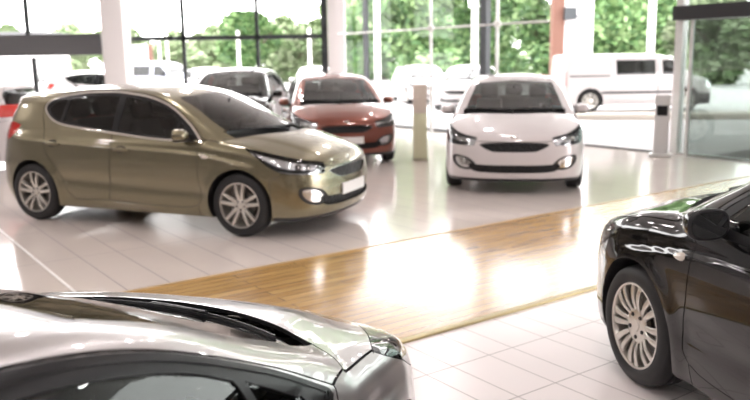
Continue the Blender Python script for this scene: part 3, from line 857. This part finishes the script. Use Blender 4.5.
def wood_material():
    m = pm('oak planks', (.45, .27, .13), .20, 0, .7, .8); m.node_tree.nodes['Principled BSDF'].inputs['Coat Roughness'].default_value = .17; nt, b = nodes(m); va, vb, vec = ab_coords(nt)
    br = nt.nodes.new('ShaderNodeTexBrick'); br.inputs['Scale'].default_value = 1; br.offset = .37
    br.inputs['Brick Width'].default_value = 1.6; br.inputs['Row Height'].default_value = .095; br.inputs['Mortar Size'].default_value = .003
    br.inputs['Color1'].default_value = (.64, .40, .145, 1); br.inputs['Color2'].default_value = (.46, .265, .088, 1); br.inputs['Mortar'].default_value = (.13, .075, .035, 1)
    nt.links.new(vec, br.inputs['Vector'])
    st = nt.nodes.new('ShaderNodeMapping'); st.inputs['Scale'].default_value = (1.2, 26, 1); nt.links.new(vec, st.inputs[0])
    no = nt.nodes.new('ShaderNodeTexNoise'); no.inputs['Scale'].default_value = 2.2; no.inputs['Detail'].default_value = 6; nt.links.new(st.outputs[0], no.inputs['Vector'])
    ra = nt.nodes.new('ShaderNodeValToRGB'); ra.color_ramp.elements[0].color = (.62, .60, .56, 1); ra.color_ramp.elements[1].color = (1.2, 1.2, 1.2, 1); ra.color_ramp.elements[0].position = .3; ra.color_ramp.elements[1].position = .7
    nt.links.new(no.outputs[0], ra.inputs[0])
    mu = nt.nodes.new('ShaderNodeMixRGB'); mu.blend_type = 'MULTIPLY'; mu.inputs[0].default_value = 1; nt.links.new(br.outputs[0], mu.inputs[1]); nt.links.new(ra.outputs[0], mu.inputs[2])
    nt.links.new(mu.outputs[0], b.inputs['Base Color'])
    return m
def noisy(name, c1, c2, scale, rough=.8):
    m = pm(name, c1, rough); nt, b = nodes(m); tc = nt.nodes.new('ShaderNodeTexCoord')
    no = nt.nodes.new('ShaderNodeTexNoise'); no.inputs['Scale'].default_value = scale; no.inputs['Detail'].default_value = 5; nt.links.new(tc.outputs['Object'], no.inputs['Vector'])
    mx = nt.nodes.new('ShaderNodeMixRGB'); mx.inputs[1].default_value = (*c1, 1); mx.inputs[2].default_value = (*c2, 1); nt.links.new(no.outputs[0], mx.inputs[0]); nt.links.new(mx.outputs[0], b.inputs['Base Color'])
    return m

# ------------------------------------------------------------------ the van's shape
V_w = lut([(.1, .10), (.25, .05), (.45, .01), (.8, 0), (1.15, .01), (1.4, .06), (1.7, .125), (1.9, .19), (2.0, .24)])
V_roof = lut([(.95, .80), (.75, .98), (.4, 1.06), (.15, 1.12), (-.15, 1.42), (-.45, 1.62), (-.75, 1.72), (-1.3, 1.765), (-2.6, 1.77), (-3.9, 1.75)])
V_nose = lut([(.1, .78), (.3, .88), (.5, .90), (.8, .87), (1.0, .75)])
def van_F(x, y, z):
    ay = np.sqrt(y * y + 1e-5)
    side = ay - (.985 - V_w(z) - .0 * x)
    top = (z - V_roof(x) + .05 * ay ** 2) * .8
    F = smax(side, top, .12)
    F = smax(F, (x - V_nose(z) + .22 * ay ** 2.5) * .9, .1)
    F = smax(F, -3.74 + .03 * np.maximum(z - 1, 0) - x + .05 * ay ** 3, .07)
    return smax(F, .22 - z, .03)
def van_meshes():
    s = Skin(van_F, (-4.1, -1.06, .15), (1.02, 1.06, 2.08), .04); D = {}
    arch = lambda xa: (lambda x, y, z: np.maximum(np.maximum(np.sqrt((x - xa) ** 2 + (z - .34) ** 2) - .40, .6 - np.abs(y)), z - 1.1))
    s.cut(arch(0), 'arch_cut'); s.cut(arch(-2.93), 'arch_cut2')
    for nm, p in (('front_window', [(-.12, 1.16), (-.42, 1.53), (-.78, 1.55, 1), (-.78, 1.12, 1)]), ('side_window', [(-.98, 1.12), (-.98, 1.56), (-2.16, 1.56), (-2.16, 1.12)])):
        s.cut(side_region([tuple(q) for q in p] if nm == 'front_window' else [q + (1,) for q in p], 3), nm)
    s.cut(lambda x, y, z: np.maximum(np.maximum(np.maximum(np.abs(y) - .80, x - .02), -.62 - x), 1.10 - z), 'windscreen')
    s.cut(lambda x, y, z: np.maximum(np.maximum(np.abs(x + 1.50) - 1.1, np.abs(z - .60) - .035), .3 - np.abs(y)), 'side_moulding')
    s.cut(lambda x, y, z: np.maximum(np.maximum(np.abs(x + 2.95) - .60, np.abs(z - 1.10) - .02), .3 - np.abs(y)), 'door_rail')
    s.cut(side_region([(-.92, .32, 1), (-.92, 1.64, 1), (-2.30, 1.64, 1), (-2.30, .32, 1)], 2), 'sliding_door', gap=.012, only=['body'])
    s.cut(side_region([(-.89, .32, 1), (-.89, 1.62, 1), (-.46, 1.58, 1), (-.12, 1.16, 1), (-.14, .8, 1), (-.45, .5, 1), (-.5, .32, 1)], 2), 'front_door', gap=.012, only=['body'])
    s.cut(lambda x, y, z: np.maximum(z - .55, .25 - x), 'front_bumper', only=['body'])
    s.cut(lambda x, y, z: np.maximum(np.maximum(np.abs(z - .82) - .11, .50 - np.abs(y)), .55 - x), 'headlight', only=['body'])
    s.cut(lambda x, y, z: np.maximum(np.maximum(z - 1.25, .80 - z), np.maximum(.84 - np.abs(y), x + 3.64)), 'tail_lamp', only=['body'])
    s.finish()
    for n, k, mt in (('body', 0, None), ('windscreen', 0, M['dark_glass']), ('front_bumper', 0, M['black_plastic']), ('headlight', 0, M['reflector']), ('tail_lamp', 0, pm('washed-out tail lens', (.55, .30, .29), .3)), ('side_moulding', 1, M['black_plastic']), ('door_rail', 1, M['satin_black']),  # tail lens colour paled to imitate the glare that washes it out
                     ('front_window', 1, M['dark_glass']), ('side_window', 1, M['dark_glass']), ('sliding_door', 1, None), ('front_door', 1, None)):
        for sd, t in ((1, 'L'), (-1, 'R')) if k else ((0, ''),):
            P, T, N = s.part(n, sd, flange=.02)
            if len(T): D[n + t] = mesh_np('van_' + n, P, T, N, [mt])
    for sd, t in ((1, 'L'), (-1, 'R')):
        bm = bmesh.new(); add_box(bm, (-.22, sd * 1.07, 1.22), (.10, .18, .26), bevel=.03); add_box(bm, (-.22, sd * .96, 1.12), (.06, .12, .06)); D['door_mirror' + t] = bm_mesh('van_mirror', bm, mat=M['black_plastic'])
        bm = bmesh.new(); add_box(bm, (-2.93, sd * .72, .45), (.9, .3, .5)); add_box(bm, (0, sd * .70, .45), (.9, .3, .5)); D['wheel_arch_liner' + t] = bm_mesh('van_liner', bm, mat=M['liner'])
    return D
def make_van(D, V, loc, rz, pmat, label):
    van = empty('panel_van', loc, rz); tag(van, label, 'van')
    obj('body_shell', V['body'], van, pmat)
    for n in ('windscreen', 'front_bumper', 'headlight', 'tail_lamp'): obj(n, V[n], van)
    for t in 'LR':
        sd = 1 if t == 'L' else -1
        d = obj('sliding_door', V['sliding_door' + t], van, pmat); obj('side_window', V['side_window' + t], d)
        d = obj('front_door', V['front_door' + t], van, pmat); obj('side_window', V['front_window' + t], d)
        obj('side_moulding', V['side_moulding' + t], van); obj('door_rail', V['door_rail' + t], van); obj('door_mirror', V['door_mirror' + t], van); obj('wheel_arch_liner', V['wheel_arch_liner' + t], van)
        for x in (0, -2.93):
            w = obj('tyre', D['tyre'], van, None, (x, sd * .96, .34)); w.rotation_euler = (0, 0, 0 if sd > 0 else math.pi); w.scale = (1.076,) * 3
            obj('rim', D['rim_cover'], w)
    return van

# ------------------------------------------------------------------ trees
def tree_meshes(seed, rx, rz, n=12000, leaf=.27, pale=False):
    rnd = random.Random(seed); V = []; Fc = []; Fi = []
    blobs = []
    for k in range(16):
        a = rnd.uniform(0, 6.28); rr = rnd.uniform(.1, .8); z = rnd.uniform(-.85, .95)
        w = math.sqrt(max(0, 1 - z * z)); blobs.append((math.cos(a) * rr * rx * w, math.sin(a) * rr * rx * w, z * rz, rnd.uniform(.28, .46) * rx))
    for k in range(n):
        b = rnd.choice(blobs)
        d = Vector((rnd.gauss(0, 1), rnd.gauss(0, 1), rnd.gauss(0, 1))).normalized() * b[3] * rnd.uniform(.55, 1.08)
        c = Vector(b[:3]) + d
        u = Vector((rnd.gauss(0, 1), rnd.gauss(0, 1), rnd.gauss(0, .6))).normalized(); v = u.orthogonal().normalized()
        s = leaf * rnd.uniform(.6, 1.3); i = len(V)
        V += [c - u * s, c + v * s * .5 + u * s * .1, c + u * s, c - v * s * .5 + u * s * .1]; Fc.append((i, i + 1, i + 2, i + 3)); Fi.append(rnd.randint(0, 2))
    me = bpy.data.meshes.new('crown'); me.from_pydata(V, [], Fc); me.update()
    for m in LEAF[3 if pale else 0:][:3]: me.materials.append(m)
    me.polygons.foreach_set('material_index', Fi)
    bm = bmesh.new()
    add_tube(bm, [(0, 0, 0), (.05, 0, 1.2), (-.05, .05, 2.6), (.1, 0, 4.2), (0, 0, 6)], [.28, .22, .18, .13, .06], 8)
    for k in range(5):
        a = k * 1.3; add_tube(bm, [(0, 0, 2.4 + .4 * k), (math.cos(a) * 1.0, math.sin(a) * 1.0, 3.6 + .45 * k), (math.cos(a) * 1.7, math.sin(a) * 1.7, 4.6 + .4 * k)], [.11, .07, .03], 6)
    return me, bm_mesh('trunk', bm, mat=M['bark'])

def build():
    global LEAF
    materials()
    M['bark'] = noisy('bark', (.10, .075, .055), (.16, .13, .10), 8)
    LEAF = [pm('leaf green', (.125, .23, .08), .6), pm('leaf pale green', (.22, .33, .14), .6), pm('leaf dark green', (.065, .14, .05), .6)]
    LEAF += [pm('hazy leaf', (.22, .28, .15), .6), pm('hazy pale leaf', (.30, .35, .22), .6), pm('hazy dark leaf', (.15, .22, .10), .6)]  # haze put into the colour of these leaves, for the far trees
    for m in LEAF: nodes(m)[1].inputs['Subsurface Weight'].default_value = 0
    wall_m = pm('grey plaster', (.26, .25, .25), .7); ceil_m = pm('ceiling panels', (.70, .69, .68), .7)
    col_m = pm('white column paint', (.74, .71, .71), .45); frame_m = pm('dark grey frame', (.045, .05, .055), .35, .3); beam_m = pm('grey beam', (.10, .10, .105), .5)
    pale_m = pm('pale steel', (.70, .70, .68), .35, .3); pane_m = glass('clear pane', (.95, .97, .965), .03); green_m = glass('green tinted pane', (.72, .76, .745), 1.6)
    # ---- floor
    tile_near = tile_material('pale floor tiles', [(2.75, .47, .007), (3.03, .47, .007)], [(3.10, .5, .008)], (.82, .76, .745), (.30, .27, .26), .24)
    tile_far = tile_material('pale floor planks', [(1.46, .335, .011)], [(5.70, 1.34, .009)], (.70, .63, .585), (.22, .19, .19), .11)
    PL = (-16, 21.9); corner = (xy(336, YL), YL + .1); q0 = AB(FA, -7.5)
    jr = AB(FA, 5.7); jr2 = AB(FA, 3.6)
    cB = AB(-13, 5.7); cB2 = AB(-13, 3.6)
    struct('floor', poly('floor', [q0, jr2, cB2, (-16, -7), (q0.x, -7)], tile_near))
    struct('floor_far', poly('floor_far', [jr, AB(FA, fac(345)), corner, PL, (-16, 5), cB], tile_far))
    struct('wood_floor', poly('wood_floor', [jr2, jr, cB, cB2], wood_material(), 0))
    brass = pm('brushed brass strip', (.40, .33, .16), .38, .7)
    for nm, b, w, h, mt in (('trim_1', 3.575, .055, .014, brass), ('trim_2', 5.705, .028, .006, pm('oak edge strip', (.50, .36, .20), .35))):
        bm = bmesh.new(); c = AB(-.5, b, h / 2); add_box(bm, c, (25, w, h), Matrix.Rotation(YS, 3, 'Z'), .003); struct(nm, bm_mesh(nm, bm, mat=mt))
    bm = bmesh.new(); add_box(bm, AB(1.46, 5.73 + 4.1, .002), (.025, 8.2, .006), Matrix.Rotation(YS, 3, 'Z')); struct('trim_3', bm_mesh('trim_3', bm, mat=pm('white joint strip', (.82, .80, .78), .4)))
    # ---- shell
    HC = 5.6
    struct('ceiling', boxes('ceiling', [((-1, 7.5, HC + .1), (34, 33, .2), 0)], ceil_m))
    struct('wall_back', boxes('wall_back', [((-1.3, -7.1, HC / 2), (30, .2, HC), 0)], wall_m))
    struct('wall_left', boxes('wall_left', [((-16.1, 7.4, HC / 2), (.2, 29.2, HC), 0)], wall_m))
    struct('wall_right', boxes('wall_right', [((q0.x + .1, (q0.y - 7) / 2, HC / 2), (.2, q0.y + 7, HC), 0)], wall_m))
    # ---- left glass front (faces the camera)
    fx = lambda px: xy(px, YL)
    def bar(x0, x1, z0, z1, d=.10, y=YL): return (((x0 + x1) / 2, y, (z0 + z1) / 2), (abs(x1 - x0), d, z1 - z0), 0)
    xe = fx(322)
    n = 0
    def window(frame, pane, mat=frame_m, pm_=pane_m):
        nonlocal n; n += 1
        f = struct('window_%d' % n, boxes('window_frame', frame, mat)); obj('pane', boxes('pane', pane, pm_), f)
    window([bar(fx(28.5), fx(32.5), 2.42, HC), bar(fx(32), fx(36), .05, 1.9), bar(-16, fx(100), .0, .06)], [bar(-16, fx(101), .06, HC, .02)])
    struct('transom_beam', boxes('beam', [bar(-16, fx(107), 1.94, 2.44, .5, YL - .15), bar(-16, fx(107), 2.44, 2.51, .56, YL - .15)], beam_m))
    window([bar(fx(183), fx(186.5), 0, HC), bar(fx(256.5), fx(260), 0, HC), bar(fx(322), fx(328), 0, HC, .16), bar(fx(124), xe, 2.30, 2.42), bar(fx(124), xe, 0, .06)], [bar(fx(124), xe, .06, HC, .02)])
    def column(name, p0, p1, y, d):
        bm = bmesh.new(); x0, x1 = xy(p0, y - d / 2), xy(p1, y - d / 2); add_box(bm, ((x0 + x1) / 2, y, HC / 2), (x1 - x0, d, HC), None, .03); struct(name, bm_mesh(name, bm, mat=col_m))
    column('column_left', 103, 125, YL - .4, .7)
    column('column_corner', 328.5, 345.5, YL - .05, .5)
    # ---- right glass front (plane A = FA)
    def fbar(b0, b1, z0, z1, d=.10, a=FA): c = AB(a, (b0 + b1) / 2, (z0 + z1) / 2); return (c, (d, abs(b1 - b0), z1 - z0), YS)
    b345, b366, b485, b570, b672 = fac(345), fac(366), fac(485), fac(575), fac(678)
    window([fbar(fac(364.8), fac(367.6), 0, HC), fbar(b345, b366, 0, .05)], [fbar(b345, b366, .05, HC, .02)])
    window([fbar(fac(482), fac(488), 0, HC, .14), fbar(b366, b485, 0, .05)], [fbar(b366, b485, .05, HC, .02)])
    window([fbar(b485, b672, 0, .03, .06)], [fbar(b485, b672, .03, HC, .02)])
    # tension rods that brace the panes
    def rod(pxs, name, label):
        t = empty(name, AB(FA - .35, fac(pxs, FA - .35), 0)); tag(t, label, 'rod', None)
        bm = bmesh.new(); add_tube(bm, [(0, 0, 0), (0, 0, HC)], .035, 8); obj('post', bm_mesh('post', bm, mat=pale_m), t)
        bm = bmesh.new(); add_ball(bm, (0, 0, 2.38), .085, 12, 8); obj('clamp', bm_mesh('clamp', bm, mat=pale_m), t)
        return t
    rod(431, 'glazing_brace', 'thin pale steel glazing post with round clamp, left of the tall white lamp post')
    rod(497, 'glazing_brace', 'thin pale steel glazing post with round clamp, right of the dark mullion')
    bm = bmesh.new(); add_tube(bm, [AB(FA - .24, fac(346), 2.38), AB(FA - .24, fac(556), 2.38)], .022, 8)
    tag(struct('tension_cable', bm_mesh('tension_cable', bm, mat=pale_m), kind='thing'), 'pale horizontal steel cable strung across the glass front at clamp height', 'cable')
    # ---- entrance at the right
    b680, bR = fac(681), 0.0
    window([fbar(b680 - .05, b680 + .06, 0, HC, .16), fbar(b680, bR, 0, .04, .08), fbar(4.55, 4.62, 0, 2.27, .08)], [fbar(b680, 4.6, .04, 2.26, .02), fbar(4.6, bR, .04, 2.26, .02), fbar(b680, bR, 2.49, HC, .02)], pale_m, green_m)
    struct('door_beam', boxes('door_beam', [fbar(b680 + .03, bR, 2.26, 2.49, .34, FA - .1)], pm('black door operator housing', (.022, .022, .024), .35)))
    struct('column_entrance', boxes('column_entrance', [fbar(fac(675), fac(682), 0, HC, .16, FA + .05)], col_m))
    window([fbar(5.15, 5.20, 0, 2.26, .05, FA - .14), fbar(b680 - .3, b680 - .25, 0, 2.26, .05, FA - .14), fbar(b680 + .1, bR, 0, .05, .06, FA + 3.1), fbar(5.9, 5.96, 0, 2.3, .06, FA + 3.1), fbar(3.2, 3.26, 0, 2.3, .06, FA + 3.1)], [fbar(5.2, b680 - .3, .03, 2.25, .015, FA - .14), fbar(b680 + .1, bR, .05, 2.3, .02, FA + 3.1)], pale_m, green_m)
    bm = bmesh.new(); add_box(bm, AB(FA + 1.6, 3.8, .006), (3.0, 7.0, .012), Matrix.Rotation(YS, 3, 'Z')); o = obj('entrance_mat', bm_mesh('entrance_mat', bm, mat=noisy('dark mat', (.03, .03, .032), (.07, .07, .07), 60)))
    tag(o, 'dark entrance mat on the floor behind the tinted entrance glass', 'mat')
    # slim floor stand by the entrance
    c = AB(FA - .42, 7.83, 0); t = empty('access_stand', c, YS + R(122)); tag(t, 'slim pale grey floor stand with a small screen beside the entrance frame', 'stand')
    bm = bmesh.new(); add_box(bm, (0, 0, .03), (.36, .28, .05), None, .012); obj('base', bm_mesh('base', bm, mat=pale_m), t)
    bm = bmesh.new(); add_box(bm, (0, 0, .53), (.24, .14, 1.02), None, .02); obj('pillar', bm_mesh('pillar', bm, mat=pm('light grey stand', (.56, .55, .54), .45)), t)
    bm = bmesh.new(); add_box(bm, (0, .072, .78), (.17, .012, .17), None, .004); obj('screen', bm_mesh('screen', bm, mat=M['satin_black']), t)
    # display totem beside the red car
    c = Vector((.78, 13.15, 0)); t = empty('display_totem', c, R(2)); tag(t, 'beige upright display totem standing beside the red car', 'totem')
    bm = bmesh.new(); add_box(bm, (0, 0, .02), (.25, .22, .04), None, .005); obj('base', bm_mesh('base', bm, mat=pm('totem plinth', (.40, .38, .28), .5)), t)
    bm = bmesh.new(); add_box(bm, (0, 0, .42), (.225, .16, .76), None, .008); obj('lower_panel', bm_mesh('lower_panel', bm, mat=pm('totem olive beige', (.66, .66, .46), .45)), t)
    bm = bmesh.new(); add_box(bm, (0, 0, 1.04), (.225, .16, .48), None, .008); obj('upper_panel', bm_mesh('upper_panel', bm, mat=pm('totem beige', (.72, .63, .55), .45)), t)

    # ---- cars in the hall
    D = build_car_meshes()
    gold = paint('champagne gold paint', (.225, .20, .125), .75, .27); red = paint('copper red paint', (.19, .050, .030), .5, .3)
    white = paint('white paint', (.60, .56, .56), 0, .35); black = paint('black paint', (.003, .003, .0034), 0, .06, .25); silver = paint('silver paint', (.46, .44, .44), .75, .30)
    make_car(D, (-.986, 8.261), R(-22.9), gold, 'champagne gold hatchback in profile facing right, nearest the long windows', 'cars on show')
    make_car(D, (1.861, 10.331), R(-99.7), white, 'white hatchback facing the camera straight on, standing right of the beige totem', 'cars on show', plate=False, grim=M['satin_black'])
    make_car(D, (2.193, 4.037), R(101.3), black, 'black hatchback cut off by the right edge, seen from its front wheel and door mirror', 'cars on show', wheels='cover', trim=M['satin_black'])
    DS = warp_meshes(build_car_meshes(True), SILVER[3:])
    sv = make_car(DS, SILVER[:2], R(SILVER[2]), silver, 'silver hatchback in the near left foreground, bonnet and door frame seen from above', 'cars on show', trim=M['satin_black'], sy=SILVER[6])
    for ch in sv.children:
        if ch.name.startswith('door_mirror'): ch.location = (-.05, 0, -.05)
    make_car(D, (-.55, 13.2), R(-81), red, 'copper red hatchback facing the camera between the gold car and the totem', 'cars on show', grim=M['satin_black'])
    make_car(D, (-2.86, 15.1), R(-91.5), black, 'black hatchback half hidden behind the gold car, left of the red one', 'cars on show').scale = (1, 1, 1.07)
    make_car(D, (-9.0, 13.2), R(180), white, 'white hatchback at the far left edge, only its red-lamped tail in view', 'cars on show')
    # ---- outside: parked cars, van
    V = van_meshes()
    vx = xy(590, 23.6, 110)
    make_van(D, V, (vx + 2.93, 24.6, 0), R(0), white, 'white panel van parked outside the glass, right of the white hatchback')
    out = [(xy(458, 27), 26.0, -108, 'white car parked outside, just left of the white hatchback roof'),
           (xy(427, 31), 30.0, -80, 'white car parked outside, above the beige totem'),
           (xy(318, 30), 29.0, -85, 'white car parked outside, seen between the black hatchback and the red car'),
           (xy(212, 32), 32.0, -70, 'white car parked outside, left of the black hatchback roof'),
           (xy(162, 29), 27.0, 10, 'white car parked outside, in the bay right of the left column'),
           (xy(92, 30), 31.0, -75, 'white car parked outside, just left of the left column'),
           (xy(40, 32), 33.0, -70, 'white car parked outside, second one left of the left column')]
    for x, y, a, lb in out: make_car(D, (x, y), R(a), white, lb, 'parked cars outside', plate=False)
    make_van(D, V, (xy(190, 38), 36.0, 0), R(-20), pm('blue grey van paint', (.42, .44, .52), .4), 'blue grey van parked further back outside, behind the white pylon')
    # ---- outside: ground, kerb, buildings
    asph = noisy('pale asphalt', (.44, .42, .42), (.52, .50, .50), 1.2, .85)
    gp = poly('ground', [(-70, -10), (80, -10), (80, 110), (-70, 110)], asph, -.03); struct('ground', gp)
    bm = bmesh.new(); add_box(bm, (9.5, 21.4, .04), (12, 1.1, .16), Matrix.Rotation(R(-6), 3, 'Z'), .02); struct('kerb', bm_mesh('kerb', bm, mat=noisy('kerb stone', (.46, .40, .34), (.55, .50, .45), 3)))
    struct('pavement', poly('pavement', [AB(FA + .1, 4), AB(FA + 5, 4), AB(FA + 5, 20), AB(FA + .1, 20)], noisy('paving', (.50, .475, .48), (.56, .53, .535), 2), -.01))
    ob = pm('orange brown cladding', (.13, .055, .036), .6)
    yb = 34.
    t = empty('pylon_building', (xy(570, yb), yb, 0)); tag(t, 'white building corner behind the van with an orange brown pilaster', 'building')
    obj('wall', boxes('wall', [((0.15, 0, 4), (xy(592, yb) - xy(560, yb), .8, 8), 0)], col_m), t)
    obj('pilaster', boxes('pilaster', [((xy(554.5, yb) - xy(570, yb), -.35, 4), (xy(560.5, yb) - xy(549, yb), .5, 8), 0)], ob), t)
    x0 = xy(567.5, yb - .5); t = empty('wall_lamp', (x0, yb - .5, 3.3)); tag(t, 'dark box lamp fixed to the white building corner', 'lamp')
    obj('lamp_housing', boxes('lamp_housing', [((0, -.2, .15), (.50, .35, .50), 0)], frame_m), t); obj('bracket', boxes('bracket', [((.45, 0, .05), (.6, .06, .06), 0), ((0, .0, .15), (.12, .3, .12), 0)], frame_m), t)
    yb = 40.
    t = empty('sign_pylon', (xy(141, yb), yb, 0)); tag(t, 'tall white sign pylon with an orange edge, right of the left column', 'sign')
    obj('panel', boxes('panel', [((0, 0, 1.3), (xy(150, yb) - xy(132, yb), .5, 2.6), 0)], col_m), t); obj('edge_strip', boxes('edge', [((xy(151, yb) - xy(141, yb), 0, 1.3), (.12, .52, 2.6), 0)], ob), t)
    yb = 46.
    t = empty('low_building', (xy(5, yb), yb, 0)); tag(t, 'low white building at the far left edge outside', 'building')
    obj('wall', boxes('wall', [((0, 0, 1.6), (6, 4, 3.4), 0)], col_m), t); obj('roof', boxes('roof', [((0, 0, 3.4), (6.3, 4.3, .2), 0)], beam_m), t)
    for k, (dx, z) in enumerate(((-.6, 1.5), (1.0, 1.4))): obj('window', boxes('window', [((dx, -2.02, z), (.8, .06, .8), 0)], pm('pale shop window', (.45, .42, .42), .2)), t)
    # lamp posts
    for px, y, w, lb in ((474.5, 30, .26, 'tall thick white lamp post outside beside the dark mullion'), (377.5, 38, .30, 'tall white lamp post outside, above the red car'), (650, 36, .34, 'tall white lamp post outside, rising behind the van'),
                         (239, 44, .20, 'thin white lamp post outside, above the black hatchback'), (310, 42, .20, 'thin white post outside, just left of the corner column'), (160, 46, .16, 'thin white post outside, above the blue grey van'), (168, 46, .16, 'thin white post outside, second one above the blue grey van'), (52, 42, .34, 'white post outside in the left bay, under the grey beam')):
        t = empty('lamp_post', (xy(px, y), y, -.03)); tag(t, lb, 'lamp post', 'posts outside')
        hgt = 9 if w > .22 else 3.4
        if px == 52: hgt = 3.2
        bm = bmesh.new(); add_tube(bm, [(0, 0, 0), (0, 0, .5), (0, 0, hgt)], [w * .6, w / 2, w * .42], 12); obj('pole', bm_mesh('pole', bm, mat=col_m), t)
        bm = bmesh.new(); add_lathe(bm, [(0, .12), (w * .9, .12), (w * 1.1, 0)], 12, 'z'); obj('base_plate', bm_mesh('base_plate', bm, mat=pale_m), t)
        if w < .22 or px == 52: continue
        bm = bmesh.new(); add_box(bm, (.5, 0, hgt), (1.2, .3, .12), None, .03); obj('lamp_head', bm_mesh('lamp_head', bm, mat=pale_m), t)
    # trees
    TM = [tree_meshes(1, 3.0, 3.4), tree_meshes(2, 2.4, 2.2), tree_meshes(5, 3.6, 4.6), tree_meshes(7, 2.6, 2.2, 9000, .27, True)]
    def tree(px, y, k, s, zc, lb):
        t = empty('tree', (xy(px, y), y, -.03), random.Random(px).uniform(0, 6)); tag(t, lb, 'tree', 'trees beyond the car park')
        c = obj('crown', TM[k][0], t); c.location.z = zc; c.scale = (s, s, s); q = obj('trunk', TM[k][1], t); q.scale = (s, s, zc / 4.2)
    for a in TREES: tree(*a)
    # ---- light
    w = bpy.data.worlds.new('sky'); bpy.context.scene.world = w; w.use_nodes = True
    bg = w.node_tree.nodes['Background']; bg.inputs[0].default_value = (1.0, .945, .95, 1); bg.inputs[1].default_value = SKY
    k = 0
    lp = pm('luminous panel', (.9, .9, .9), .5, emit=(1, .935, .932), es=PANEL)
    bm = bmesh.new(); add_lathe(bm, [(0, -.03), (.20, -.03), (.21, -.02), (.21, 0)], 24, 'z'); lm = bm_mesh('diffuser', bm, mat=lp)
    bm = bmesh.new(); add_lathe(bm, [(.21, 0), (.22, -.05), (.26, -.05), (.27, .03), (.0, .03)], 24, 'z'); fm = bm_mesh('light_frame', bm, mat=col_m)
    for i in range(6):
        for j in range(6):
            k += 1; x, y = -12.5 + 4.6 * i, -4 + 4.2 * j
            t = empty('ceiling_light', (x, y, HC - .04)); tag(t, 'round luminous ceiling downlight above the show floor', 'ceiling light', 'ceiling lights'); obj('frame', fm, t); obj('diffuser', lm, t)
    # ---- camera
    cd = bpy.data.cameras.new('camera'); cam = bpy.data.objects.new('camera', cd); C.objects.link(cam)
    mw = Matrix((_r2, _u2, -_fw)).transposed().to_4x4(); mw.translation = (0, 0, CAMH); cam.matrix_world = mw
    cd.sensor_width = 36; cd.lens = FPX / 750 * 36; cd.clip_end = 300; cd.clip_start = .05
    cd.dof.use_dof = True; cd.dof.focus_distance = FOCUS; cd.dof.aperture_fstop = cd.lens / 1000 / APERTURE
    sc = bpy.context.scene; sc.camera = cam
    vs = sc.view_settings; vs.view_transform = 'Standard'; vs.look = 'None'; vs.exposure = EXPO; vs.gamma = 1; vs.use_curve_mapping = False

SILVER = (-.819, 2.487, 73.47, .068, .443, .889, 1.021, .892)
SKY, PANEL, EXPO = 8.0, 90., .32
FOCUS, APERTURE = 2.8, .014
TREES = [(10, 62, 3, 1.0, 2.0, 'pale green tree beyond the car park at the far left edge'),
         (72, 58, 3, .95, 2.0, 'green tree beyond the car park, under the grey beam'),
         (122, 66, 3, 1.1, 2.0, 'low green tree beyond the car park, right beside the left column'),
         (172, 60, 3, .9, 1.6, 'low green tree beyond the car park, behind the blue grey van'),
         (212, 68, 3, 1.05, 1.9, 'low green tree beyond the car park, left of the second window mullion'),
         (252, 56, 1, .95, 3.1, 'tall round green tree rising above its neighbours over the black hatchback'),
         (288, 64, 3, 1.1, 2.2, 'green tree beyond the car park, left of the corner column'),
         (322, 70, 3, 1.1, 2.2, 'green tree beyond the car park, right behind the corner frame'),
         (350, 60, 0, 1.15, 4.4, 'green tree beyond the car park, just right of the corner column'),
         (384, 67, 2, 1.2, 5.8, 'green tree further back, right of the thin window mullion'),
         (412, 46, 2, .95, 4.6, 'big green tree beyond the car park, above the beige totem'),
         (448, 76, 2, 1.35, 6.5, 'big green tree beyond the car park, left of the thick white lamp post'),
         (498, 53, 2, 1.05, 5.0, 'big green tree beyond the car park, right of the dark mullion'),
         (535, 66, 2, 1.2, 5.7, 'green tree beyond the car park, beside the orange brown pilaster'),
         (612, 46, 2, .95, 4.6, 'big green tree beyond the car park, behind the van roof'),
         (655, 62, 2, 1.25, 5.6, 'big green tree beyond the car park, beside the entrance column'),
         (716, 46, 3, 1.2, 2.6, 'green tree beyond the car park, seen through the entrance glass')]
build()
